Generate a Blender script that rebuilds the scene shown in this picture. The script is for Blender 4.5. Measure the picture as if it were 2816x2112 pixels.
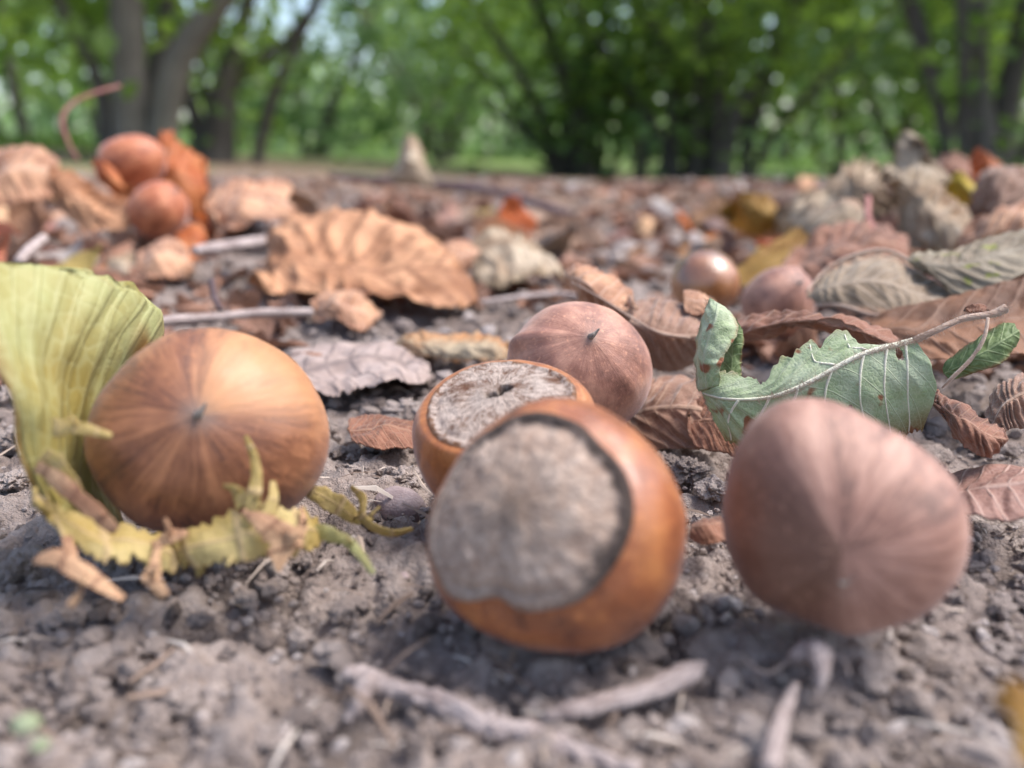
import bpy, math, random
import numpy as np
from mathutils import Vector, Matrix

for o in list(bpy.data.objects):
    bpy.data.objects.remove(o, do_unlink=True)
SC = bpy.context.scene
COL = SC.collection
R = math.radians

# ------------------------------------------------------------------ camera
CAM_H = 0.036
PITCH = R(15.5)
FPX = 828.0                      # focal length in pixels of a 1024 wide picture
cd = bpy.data.cameras.new('camera'); cam = bpy.data.objects.new('camera', cd); COL.objects.link(cam)
cam.location = (0, 0, CAM_H); cam.rotation_euler = (R(90) - PITCH, 0, 0)
cd.sensor_width = 36.0; cd.lens = FPX / 1024 * 36.0
cd.clip_start = 0.002; cd.clip_end = 600.0
cd.dof.use_dof = True; cd.dof.focus_distance = 0.091; cd.dof.aperture_fstop = 17.0
SC.camera = cam
# ------------------------------------------------------------------ sky, sun, exposure
SUN_EL, SUN_AZ = R(60), R(84)    # azimuth clockwise from +Y
w = bpy.data.worlds.new('World'); SC.world = w; w.use_nodes = True
wn = w.node_tree.nodes; wl = w.node_tree.links
sky = wn.new('ShaderNodeTexSky'); sky.sky_type = 'NISHITA'; sky.sun_disc = False
sky.sun_elevation = SUN_EL; sky.sun_rotation = SUN_AZ
sky.air_density = 1.0; sky.dust_density = 2.5; sky.ozone_density = 1.0
wn['Background'].inputs['Strength'].default_value = 0.10
wl.new(sky.outputs[0], wn['Background'].inputs['Color'])
sd = bpy.data.lights.new('sun', 'SUN'); sun = bpy.data.objects.new('sun', sd); COL.objects.link(sun)
sd.energy = 1.5; sd.angle = R(30); sd.color = (1.0, 0.965, 0.93)
sv = Vector((math.sin(SUN_AZ)*math.cos(SUN_EL), math.cos(SUN_AZ)*math.cos(SUN_EL), math.sin(SUN_EL)))
sun.rotation_euler = sv.to_track_quat('Z', 'Y').to_euler()
SC.view_settings.view_transform = 'Standard'; SC.view_settings.look = 'None'
SC.view_settings.gamma = 1.0; SC.view_settings.use_curve_mapping = False
SC.view_settings.exposure = 1.66

# ------------------------------------------------------------------ maths helpers
_F = np.array([0, math.cos(PITCH), -math.sin(PITCH)]); _U = np.array([0, math.sin(PITCH), math.cos(PITCH)]); _X = np.array([1., 0, 0])
_C = np.array([0, 0, CAM_H])
def P(px, py, D):
    """world point seen in direction (px, py) at D millimetres"""
    px = np.asarray(px, float); py = np.asarray(py, float); D = np.asarray(D, float)
    d = ((px-512)/FPX)[..., None]*_X + ((384-py)/FPX)[..., None]*_U + _F
    d = d/np.linalg.norm(d, axis=-1, keepdims=True)
    return _C + d*(D*0.001)[..., None]
def PT(pts): a = np.array(pts, float); return P(a[..., 0], a[..., 1], a[..., 2])

def _h(i, j, k, s):
    n = (i*374761393 + j*668265263 + k*2147483647 + s*974711) & 0xffffffff
    n = ((n ^ (n >> 13))*1274126177) & 0xffffffff
    n = ((n ^ (n >> 16))*2246822519) & 0xffffffff
    return ((n ^ (n >> 15)) & 0xffffff)/float(0xffffff)
def vn(p, seed=0):
    """value noise in -1..1, p (...,3)"""
    p = np.asarray(p, float); i = np.floor(p).astype(np.int64); f = p-i
    f = f*f*f*(f*(f*6-15)+10); r = 0
    for a in (0, 1):
        for b in (0, 1):
            for c in (0, 1):
                wgt = (f[..., 0] if a else 1-f[..., 0])*(f[..., 1] if b else 1-f[..., 1])*(f[..., 2] if c else 1-f[..., 2])
                r = r + wgt*_h(i[..., 0]+a, i[..., 1]+b, i[..., 2]+c, seed)
    return r*2-1
def fbm(p, o=4, seed=0):
    r = 0; a = 1.0; t = 0
    for k in range(o):
        r = r + a*vn(np.asarray(p)*(2.03**k)+k*17.3, seed+k); t += a; a *= .5
    return r/t
def sm(e0, e1, x):
    t = np.clip((x-e0)/(e1-e0), 0, 1); return t*t*(3-2*t)

def crmat(n, t):
    """Catmull-Rom weights for n knots at parameters t in 0..1"""
    t = np.clip(np.asarray(t, float), 0, 1)*(n-1); i = np.minimum(t.astype(int), n-2); f = t-i
    W = np.zeros(t.shape+(n,)); idx = np.indices(t.shape)
    ws = (-.5*f+f*f-.5*f**3, 1-2.5*f*f+1.5*f**3, .5*f+2*f*f-1.5*f**3, -.5*f*f+.5*f**3)
    def add(k, wgt):
        np.add.at(W, tuple(idx)+(k,), wgt)
    for k, wgt in zip((-1, 0, 1, 2), ws):
        j = i+k
        lo = j < 0; hi = j > n-1; mid = ~(lo | hi)
        add(np.clip(j, 0, n-1), np.where(mid, wgt, 0))
        # linear extrapolation at the ends
        add(np.zeros_like(j), np.where(lo, 2*wgt, 0)); add(np.ones_like(j), np.where(lo, -wgt, 0))
        add(np.full_like(j, n-1), np.where(hi, 2*wgt, 0)); add(np.full_like(j, n-2), np.where(hi, -wgt, 0))
    return W
def surf(ctrl, u, v):
    Wu = crmat(ctrl.shape[0], u); Wv = crmat(ctrl.shape[1], v)
    return np.einsum('...i,...j,ijk->...k', Wu, Wv, ctrl)
def curve(pts, n):
    pts = np.asarray(pts, float); W = crmat(len(pts), np.linspace(0, 1, n)); return W@pts

# ------------------------------------------------------------------ terrain height (metres)
NUT_SPOTS = [(.0036, .0563, .0009), (.0233, .0546, .0020), (-.0005, .0763, .0006), (.0083, .1040, .0004), (-.026, .0690, .0008)]   # soil packed round the nuts
def gz(x, y):
    x = np.asarray(x, float); y = np.asarray(y, float)
    far = sm(.5, 5.0, y)
    z = (-0.052*x-.085)*far*np.minimum(1, 6/np.maximum(y, .1))
    z = z + .011*np.exp(-((x+.13)/.09)**2-((y-.31)/.10)**2)       # low rise under the nuts at the back on the left
    z = z + .008*np.exp(-((x-.15)/.08)**2-((y-.29)/.09)**2)
    z = z - .022*np.exp(-((x-.03)/.26)**2-((y-.68)/.34)**2)
    q = np.stack([x, y, x*0], -1)
    z = z + .0016*vn(q*55, 3)*sm(.05, .12, y) + .006*vn(q*6.5, 4)*sm(.25, .8, y)
    for bx, by, ba in NUT_SPOTS: z = z+ba*np.exp(-((x-bx)**2+(y-by)**2)/.0085**2)
    return z

# ------------------------------------------------------------------ object helpers
def tag(o, label=None, cat=None, group=None, kind=None):
    if label: o['label'] = label
    if cat: o['category'] = cat
    if group: o['group'] = group
    if kind: o['kind'] = kind
    return o
def thing(name, label, cat, loc, group=None, rot=None):
    o = bpy.data.objects.new(name, None); COL.objects.link(o); o.empty_display_size = .005
    o.location = Vector(loc)
    if rot is not None: o.rotation_euler = rot.to_euler()
    return tag(o, label, cat, group)
def mkmesh(name, V, Fq, uv=None, attrs=None, smooth=True):
    me = bpy.data.meshes.new(name); V = np.asarray(V, np.float32).reshape(-1, 3); Fq = np.asarray(Fq, np.int32)
    k = Fq.shape[1]; me.vertices.add(len(V)); me.vertices.foreach_set('co', V.ravel())
    me.loops.add(Fq.size); me.loops.foreach_set('vertex_index', Fq.ravel())
    me.polygons.add(len(Fq)); me.polygons.foreach_set('loop_start', np.arange(0, Fq.size, k, dtype=np.int32))
    me.polygons.foreach_set('loop_total', np.full(len(Fq), k, np.int32))
    me.polygons.foreach_set('use_smooth', np.full(len(Fq), smooth))
    if uv is not None:
        l = me.uv_layers.new(name='UVMap'); l.data.foreach_set('uv', np.asarray(uv, np.float32).reshape(-1, 2)[Fq.ravel()].ravel())
    for n_, a in (attrs or {}).items():
        at = me.attributes.new(n_, 'FLOAT', 'POINT'); at.data.foreach_set('value', np.asarray(a, np.float32).ravel())
    me.update(); me.validate(); return me
def part(name, me, mat, parent=None, off=None):
    if off is not None: me.transform(Matrix.Translation(-Vector(off)))
    o = bpy.data.objects.new(name, me); COL.objects.link(o)
    if mat and not me.materials: me.materials.append(mat)
    if parent: o.parent = parent
    elif off is not None: o.location = Vector(off)
    return o
def grid_faces(nu, nv, wrap=False):
    i, j = np.meshgrid(np.arange(nu-1), np.arange(nv if wrap else nv-1), indexing='ij')
    j2 = (j+1) % nv
    return np.stack([i*nv+j, (i+1)*nv+j, (i+1)*nv+j2, i*nv+j2], -1).reshape(-1, 4)
def tube_data(pts, rad, seg=10, n=40, rough=0.0, seed=0, flat=1.0):
    pts = np.asarray(pts, float); n = max(n, 3)
    c = curve(pts, n); r = curve(np.asarray(rad, float)[:, None], n)[:, 0]
    t = np.gradient(c, axis=0); t /= np.linalg.norm(t, axis=1, keepdims=True)+1e-12
    up = np.array([0, 0, 1.]) if abs(t[:, 2]).mean() < .8 else np.array([1., 0, 0])
    a = np.cross(t, up); a /= np.linalg.norm(a, axis=1, keepdims=True)+1e-12; b = np.cross(a, t)
    th = np.linspace(0, 2*np.pi, seg, endpoint=False)
    rr = r[:, None]*np.ones(seg)
    if rough:
        q = np.stack([np.cos(th)[None]*1.2+0*rr, np.sin(th)[None]*1.2+0*rr, np.arange(n)[:, None]*.35+0*rr], -1)
        rr = rr*(1+rough*fbm(q, 3, seed))
    V = c[:, None]+rr[..., None]*(np.cos(th)[None, :, None]*a[:, None]+flat*np.sin(th)[None, :, None]*b[:, None])
    Fq = grid_faces(n, seg, True); V = V.reshape(-1, 3)
    k = len(V); V = np.vstack([V, c[0], c[-1]])
    e = []
    for j in range(0, seg, 2):
        e.append([k, j, (j+1) % seg, (j+2) % seg]); o_ = (n-1)*seg
        e.append([k+1, o_+(j+2) % seg, o_+(j+1) % seg, o_+j])
    th_uv = np.tile(th/(2*np.pi), n); l_uv = np.repeat(np.linspace(0, 1, n), seg)
    uv = np.vstack([np.stack([l_uv, th_uv], -1), [[0, 0], [1, 0]]])
    return V, np.vstack([Fq, np.array(e)]), uv
def tube(name, pts, rad, mat, parent=None, off=None, **k):
    V, Fq, uv = tube_data(pts, rad, **k); return part(name, mkmesh(name, V, Fq, uv), mat, parent, off)
def pxr(wpx, D): return wpx*.5/FPX*D*.001     # radius of something wpx wide at D mm

# ------------------------------------------------------------------ node helper
class NT:
    def __init__(s, name):
        s.m = bpy.data.materials.new(name); s.m.use_nodes = True; s.t = s.m.node_tree
        s.b = s.t.nodes['Principled BSDF']; s.out = s.t.nodes['Material Output']
    def new(s, ty, **kw):
        n = s.t.nodes.new(ty)
        for k, v in kw.items(): setattr(n, k, v)
        return n
    def put(s, sock, v):
        if isinstance(v, bpy.types.NodeSocket): s.t.links.new(v, sock)
        elif isinstance(v, (tuple, list)) and len(v) == 3 and sock.type == 'RGBA': sock.default_value = (*v, 1)
        else: sock.default_value = v
    def math(s, op, a, b=0.0, c=None, clamp=False):
        n = s.new('ShaderNodeMath', operation=op, use_clamp=clamp); s.put(n.inputs[0], a); s.put(n.inputs[1], b)
        if c is not None: s.put(n.inputs[2], c)
        return n.outputs[0]
    def vmath(s, op, a, b):
        n = s.new('ShaderNodeVectorMath', operation=op); s.put(n.inputs[0], a); s.put(n.inputs[1], b); return n.outputs[0]
    def mix(s, f, a, b, mode='MIX'):
        n = s.new('ShaderNodeMix', data_type='RGBA', blend_type=mode); s.put(n.inputs[0], f); s.put(n.inputs[6], a); s.put(n.inputs[7], b); return n.outputs[2]
    def ss(s, x, e0, e1, lo=0.0, hi=1.0):
        n = s.new('ShaderNodeMapRange', interpolation_type='SMOOTHSTEP'); s.put(n.inputs[0], x)
        n.inputs[1].default_value = e0; n.inputs[2].default_value = e1; n.inputs[3].default_value = lo; n.inputs[4].default_value = hi
        return n.outputs[0]
    def noise(s, vec, scale, detail=3, rough=.55, dist=0.0):
        n = s.new('ShaderNodeTexNoise'); s.put(n.inputs['Vector'], vec); n.inputs['Scale'].default_value = scale
        n.inputs['Detail'].default_value = detail; n.inputs['Roughness'].default_value = rough; n.inputs['Distortion'].default_value = dist
        return n.outputs[0]
    def voro(s, vec, scale, feature='DISTANCE_TO_EDGE'):
        n = s.new('ShaderNodeTexVoronoi', feature=feature); s.put(n.inputs['Vector'], vec); n.inputs['Scale'].default_value = scale; return n.outputs[0]
    def ramp(s, f, stops):
        n = s.new('ShaderNodeValToRGB'); s.put(n.inputs[0], f); e = n.color_ramp.elements
        while len(e) < len(stops): e.new(.5)
        for k, (p, c) in zip(e, stops): k.position = p; k.color = (*c, 1)
        return n.outputs[0]
    def attr(s, name): return s.new('ShaderNodeAttribute', attribute_name=name).outputs['Fac']
    def coord(s, k='Object'): return s.new('ShaderNodeTexCoord').outputs[k]
    def xyz(s, v):
        n = s.new('ShaderNodeSeparateXYZ'); s.put(n.inputs[0], v); return n.outputs
    def comb(s, x, y, z):
        n = s.new('ShaderNodeCombineXYZ'); s.put(n.inputs[0], x); s.put(n.inputs[1], y); s.put(n.inputs[2], z); return n.outputs[0]
    def rnd(s): return s.new('ShaderNodeObjectInfo').outputs['Random']
    def bump(s, h, strength, dist):
        n = s.new('ShaderNodeBump'); n.inputs['Strength'].default_value = strength; n.inputs['Distance'].default_value = dist
        s.put(n.inputs['Height'], h); s.put(s.b.inputs['Normal'], n.outputs[0]); return n.outputs[0]
    def set(s, **kw):
        for k, v in kw.items(): s.put(s.b.inputs[k.replace('_', ' ')], v)
        return s
    def translucent(s, col, fac, normal=None):
        t = s.new('ShaderNodeBsdfTranslucent'); s.put(t.inputs[0], col)
        if normal is not None: s.put(t.inputs[1], normal)
        m = s.new('ShaderNodeMixShader'); s.put(m.inputs[0], fac)
        s.t.links.new(s.b.outputs[0], m.inputs[1]); s.t.links.new(t.outputs[0], m.inputs[2]); s.t.links.new(m.outputs[0], s.out.inputs[0])

def sr(r, g, b):
    """sRGB 0..255 to linear"""
    f = lambda c: (c/255/12.92) if c <= 10 else ((c/255+.055)/1.055)**2.4
    return (f(r), f(g), f(b))

# ------------------------------------------------------------------ materials
def soil_mat():
    n = NT('soil'); c = n.coord()
    a = n.noise(c, 420, 6, .65); b = n.noise(c, 60, 4, .6); d = n.noise(c, 9, 3)
    col = n.ramp(n.math('ADD', n.math('MULTIPLY', a, .62), n.math('MULTIPLY', b, .4)), [(.34, (.115, .086, .072)), (.46, (.285, .226, .197)), (.60, (.40, .327, .29)), (.8, (.56, .475, .435))])
    col = n.mix(n.ss(d, .45, .62), col, n.mix(.5, col, (.13, .085, .06)))
    y = n.xyz(n.coord('Object'))[1]
    far = n.ss(y, .35, .95)
    g = n.noise(c, 1.1, 4, .6); g2 = n.noise(c, 14, 4, .6)
    farc = n.mix(n.ss(g2, .35, .65), (.25, .165, .12), (.165, .112, .082))
    grass = n.mix(n.ss(g2, .3, .7), (.16, .24, .06), (.27, .33, .13))
    y2 = n.ss(y, 5.5, 9.0)
    gm = n.math('MULTIPLY', n.ss(n.math('ADD', g, n.math('MULTIPLY', y2, .3)), .5, .62), n.ss(y, 1.6, 3.6))
    farc = n.mix(gm, farc, grass)
    col = n.mix(far, col, farc)
    n.set(Base_Color=col, Roughness=.93, Specular_IOR_Level=.25)
    n.bump(n.math('ADD', n.noise(c, 900, 5, .7), n.math('MULTIPLY', n.noise(c, 2600, 3, .6), .6)), 1.0, .0010)
    return n.m
def crumb_mat():
    n = NT('soil_crumb'); c = n.coord(); r = n.attr('rnd')
    col = n.ramp(r, [(.0, (.15, .114, .097)), (.25, (.285, .226, .197)), (.6, (.40, .326, .29)), (.85, (.51, .425, .385)), (1., (.66, .575, .535))])
    col = n.mix(n.math('MULTIPLY', n.noise(c, 900, 4, .7), .6), col, n.mix(.5, col, (.09, .066, .055)))
    n.set(Base_Color=col, Roughness=.9, Specular_IOR_Level=.3)
    n.bump(n.math('ADD', n.noise(c, 1500, 5, .75), n.math('MULTIPLY', n.voro(c, 2600, 'F1'), -.5)), 1.0, .0007); return n.m
def debris_mat():
    n = NT('plant_fibre'); r = n.attr('rnd')
    col = n.ramp(r, [(.0, (.09, .06, .045)), (.4, (.22, .15, .11)), (.75, (.38, .3, .24)), (1., (.55, .48, .42))])
    n.set(Base_Color=col, Roughness=.8); return n.m
def bark_mat(name, c1, c2, scale=1.0, ridge=.6):
    n = NT(name); c = n.coord(); uv = n.coord('UV'); x = n.xyz(uv)
    g = n.noise(n.comb(n.math('MULTIPLY', x[0], 6.0), n.math('MULTIPLY', x[1], 22.0), 0.0), 1.0, 5, .65)
    b = n.noise(c, 300*scale, 4, .6)
    col = n.mix(n.ss(n.math('ADD', n.math('MULTIPLY', g, .6), n.math('MULTIPLY', b, .4)), .33, .66), c1, c2)
    n.set(Base_Color=col, Roughness=.85, Specular_IOR_Level=.3); n.bump(g, ridge, .0006/scale); return n.m
def leaf_mat(name, c1, c2, cv, nv=8, slope=.9, trans=.3, ctr=None, veinw=.10, rough=.6, blot=None, fine=1500, sheen=.0, var=0.0, edge=None, nscale=260, vmix=.7, swap=False):
    """c1/c2 mottling, cv vein colour; nv side veins; blot spots"""
    n = NT(name); uv = n.coord('UV'); c = n.coord(); x = n.xyz(uv)
    a = n.math('ABSOLUTE', n.math('MULTIPLY_ADD', x[1], 2.0, -1.0))
    m1 = n.noise(c, nscale, 5, .6); m2 = n.noise(c, nscale*.28, 3, .6)
    col = n.mix(n.ss(n.math('ADD', n.math('MULTIPLY', m1, .5), n.math('MULTIPLY', m2, .5)), .38, .62), c1, c2)
    if edge is not None: col = n.mix(n.ss(n.math('ADD', a, n.math('MULTIPLY', m2, .5)), .9, 1.25), col, edge)
    s = n.math('ADD', n.math('MULTIPLY', x[0], float(nv)), n.math('MULTIPLY', a, -slope*nv*.25))
    s = n.math('ADD', s, n.math('MULTIPLY', m2, .35))
    if swap: s = n.math('ADD', n.math('MULTIPLY', x[1], float(nv)), n.math('MULTIPLY', m2, .9))
    fr = n.math('ABSOLUTE', n.math('SUBTRACT', n.math('FRACT', s), .5))
    vein = n.ss(fr, veinw, veinw*.25)
    mid = n.ss(a, .07, .02)
    tert = n.voro(c, fine); tv = n.ss(tert, .10, .02)
    vm = n.math('MAXIMUM', vein, mid)
    col = n.mix(n.math('MULTIPLY', tv, .25), col, cv)
    col = n.mix(n.math('MULTIPLY', vm, vmix), col, cv)
    if blot is not None:
        bn = n.noise(c, 330 if not swap else 90, 2, .5); col = n.mix(n.ss(bn, .60, .66 if not swap else .75), col, blot)
    if var:
        rn = n.rnd(); hs = n.new('ShaderNodeHueSaturation'); n.put(hs.inputs['Color'], col)
        n.put(hs.inputs['Hue'], n.math('MULTIPLY_ADD', rn, .04*var, .5-.02*var)); n.put(hs.inputs['Value'], n.math('MULTIPLY_ADD', rn, .7*var, 1-.35*var))
        n.put(hs.inputs['Saturation'], n.math('MULTIPLY_ADD', n.math('FRACT', n.math('MULTIPLY', rn, 7.3)), .5*var, 1-.3*var)); col = hs.outputs[0]
    n.set(Base_Color=col, Roughness=rough, Specular_IOR_Level=.35)
    if sheen: n.set(Sheen_Weight=sheen, Sheen_Roughness=.4)
    nb = n.bump(n.math('ADD', n.math('ADD', n.math('MULTIPLY', vm, .8), n.math('MULTIPLY', n.ss(tert, .0, .25), .15)), n.math('ADD', n.math('MULTIPLY', m1, .6), n.math('MULTIPLY', n.noise(c, 3200, 3, .6), .5))), .5, .00035)
    if trans: n.translucent(col if ctr is None else n.mix(.6, col, ctr), trans, nb)
    return n.m
def foliage_mat(name, c1, c2, trans=.45):
    n = NT(name); r = n.attr('rnd')
    col = n.mix(r, c1, c2); n.set(Base_Color=col, Roughness=.45, Specular_IOR_Level=.45)
    n.translucent(n.mix(.5, col, (c2[0]*1.3, c2[1]*1.4, c2[2]*.6)), trans); return n.m

def nut_mat(name, light, mid, dark, streak=.6, rough=.38, sheen=.25, side=None, tipgrey=.8, speck=.3, spec=.5, sk=5.0, coat=0.0):
    n = NT(name); c = n.vmath('MULTIPLY', n.coord(), (1000., 1000., 1000.)); x = n.xyz(c)
    rr = n.math('SQRT', n.math('ADD', n.math('ADD', n.math('MULTIPLY', x[0], x[0]), n.math('MULTIPLY', x[1], x[1])), .02))
    cs = n.comb(n.math('DIVIDE', x[0], rr), n.math('DIVIDE', x[1], rr), n.math('MULTIPLY', x[2], .035))
    cs = n.vmath('ADD', cs, n.vmath('MULTIPLY', n.new('ShaderNodeTexNoise').outputs['Color'], (.12, .12, .12)))
    s1 = n.noise(cs, sk*.55, 4, .6, .5); s2 = n.noise(cs, sk*3.2, 4, .6, .4); bl = n.noise(c, .22, 4, .6)
    f = n.math('ADD', n.math('MULTIPLY', s1, .5*streak+.2), n.math('ADD', n.math('MULTIPLY', s2, .45*streak), n.math('MULTIPLY', bl, .8-.95*streak*.6)))
    f = n.math('DIVIDE', f, 1+.38*streak)
    col = n.ramp(f, [(.36, dark), (.485, mid), (.61, light)])
    if side is not None:      # (theta0, colour, lo, hi): one flank in a different colour
        th, sc, lo, hi = side
        dt = n.math('ADD', n.math('MULTIPLY', n.math('DIVIDE', x[0], rr), math.cos(th)), n.math('MULTIPLY', n.math('DIVIDE', x[1], rr), math.sin(th)))
        dt = n.math('ADD', dt, n.math('MULTIPLY_ADD', s1, .6, -.3))
        col = n.mix(n.math('MULTIPLY', n.ss(dt, lo, hi), .8), col, sc)
    sp = n.noise(c, 2.2, 3, .6)
    col = n.mix(n.math('MULTIPLY', n.ss(sp, .56, .72), speck), col, (light[0]*1.5, light[1]*1.45, light[2]*1.3))
    t = n.attr('t'); tip = n.ss(n.math('ADD', t, n.math('MULTIPLY_ADD', s2, .12, -.06)), .86, .99)
    col = n.mix(n.math('MULTIPLY', tip, tipgrey), col, (.20, .165, .14))
    n.set(Base_Color=col, Roughness=n.math('MULTIPLY_ADD', sp, .25, rough-.1), Specular_IOR_Level=spec, Sheen_Weight=sheen, Sheen_Roughness=.35, Sheen_Tint=(.95, .88, .92))
    if coat: n.set(Coat_Weight=coat, Coat_Roughness=.28)
    n.bump(n.math('ADD', n.math('MULTIPLY', s2, .5), n.math('ADD', n.math('MULTIPLY', n.noise(c, 7, 4, .65), .35), n.math('MULTIPLY', sp, .2))), .55, .00028)
    return n.m
def scar_mat(name, c1, c2, rim, hole=None, fib=5.0, rimw=(.80, .92), rdir=None):
    n = NT(name); c = n.vmath('MULTIPLY', n.coord(), (1000., 1000., 1000.)); q = n.attr('q')
    x = n.xyz(c)
    rr = n.math('SQRT', n.math('ADD', n.math('ADD', n.math('MULTIPLY', x[0], x[0]), n.math('MULTIPLY', x[1], x[1])), .3))
    cs = n.comb(n.math('DIVIDE', x[0], rr), n.math('DIVIDE', x[1], rr), n.math('MULTIPLY', rr, .12))
    rad = n.noise(cs, 9, 4, .65, .4); fz = n.noise(c, fib, 5, .7); bl = n.noise(c, .35, 3, .55)
    f = n.math('ADD', n.math('MULTIPLY', rad, .42), n.math('ADD', n.math('MULTIPLY', fz, .28), n.math('MULTIPLY', bl, .42)))
    col = n.mix(n.ss(f, *((.44, .64) if hole is not None else (.30, .80))), c1, c2)
    qq = n.math('ADD', q, n.math('MULTIPLY_ADD', n.math('ADD', bl, n.noise(c, .9, 3, .6)), .3, -.3))
    rf = .9
    if rdir is not None:
        dd = n.math('ADD', n.math('MULTIPLY', n.math('DIVIDE', x[0], rr), rdir[0]), n.math('MULTIPLY', n.math('DIVIDE', x[1], rr), rdir[1])); rf = n.ss(dd, -.55, .35, .25, .95)
    col = n.mix(n.math('MULTIPLY', n.ss(qq, rimw[0], rimw[1]), rf), col, rim)
    if hole is not None: col = n.mix(n.attr('hole'), col, hole)
    n.set(Base_Color=col, Roughness=.9, Specular_IOR_Level=.2)
    n.bump(n.math('ADD', fz, n.math('MULTIPLY', rad, 1.2)), 1.0, .0007); return n.m

M = {}
M['soil'] = soil_mat(); M['crumb'] = crumb_mat(); M['fibre'] = debris_mat()

# ------------------------------------------------------------------ ground
def build_ground():
    ys = [-.5, -.3, -.18, -.1, -.06, -.03, -.01, .01, .02]
    y = .028
    while y < .34: ys.append(y); y *= 1.0062
    while y < 90: ys.append(y); y *= 1.03
    ys = np.array(ys)
    u = np.linspace(-1, 1, 620); u = (u*.55+.45*u**3)*1.25
    Y = ys[:, None]*np.ones(len(u)); X = (np.maximum(ys, 0)[:, None]+.055)*u[None]
    Z = gz(X, Y); q = np.stack([X, Y, X*0], -1)
    near = sm(3.0, .5, Y)
    lump = np.abs(vn(q*130, 11)); lump2 = np.abs(vn(q*290, 12)); pit = np.maximum(0, vn(q*85, 13)-.25)
    rgh = .55+.45*sm(-.25, .25, vn(q*28, 16))
    Z = Z + near*rgh*(.0022*(lump-.3) + .0013*(lump2-.3) - .0034*pit + .0016*fbm(q*560, 3, 14) - .0016*np.maximum(0, vn(q*240, 17)-.35)) + .004*sm(.12, .5, Y)*near*fbm(q*48, 3, 15)
    me = mkmesh('ground', np.stack([X, Y, Z], -1), grid_faces(len(ys), len(u)))
    tag(part('ground', me, M['soil']), kind='structure')
build_ground()

# soil crumbs: loose grains nobody could count
def icos(sub):
    import bmesh
    bm = bmesh.new(); bmesh.ops.create_icosphere(bm, subdivisions=sub, radius=1.0)
    bm.verts.ensure_lookup_table(); V = np.array([v.co[:] for v in bm.verts]); Fq = np.array([[v.index for v in f.verts] for f in bm.faces]); bm.free(); return V, Fq
def rotm(rng, n):
    q = rng.normal(size=(n, 4)); q /= np.linalg.norm(q, axis=1, keepdims=True); a, b, c, d = q.T
    return np.stack([np.stack([1-2*(c*c+d*d), 2*(b*c-a*d), 2*(b*d+a*c)], -1), np.stack([2*(b*c+a*d), 1-2*(b*b+d*d), 2*(c*d-a*b)], -1), np.stack([2*(b*d-a*c), 2*(c*d+a*b), 1-2*(b*b+c*c)], -1)], 1)
def lumps(V, k, amp, seed):
    return V*(1+amp*fbm(V*k+seed*3.7, 3, seed))[:, None]
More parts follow.
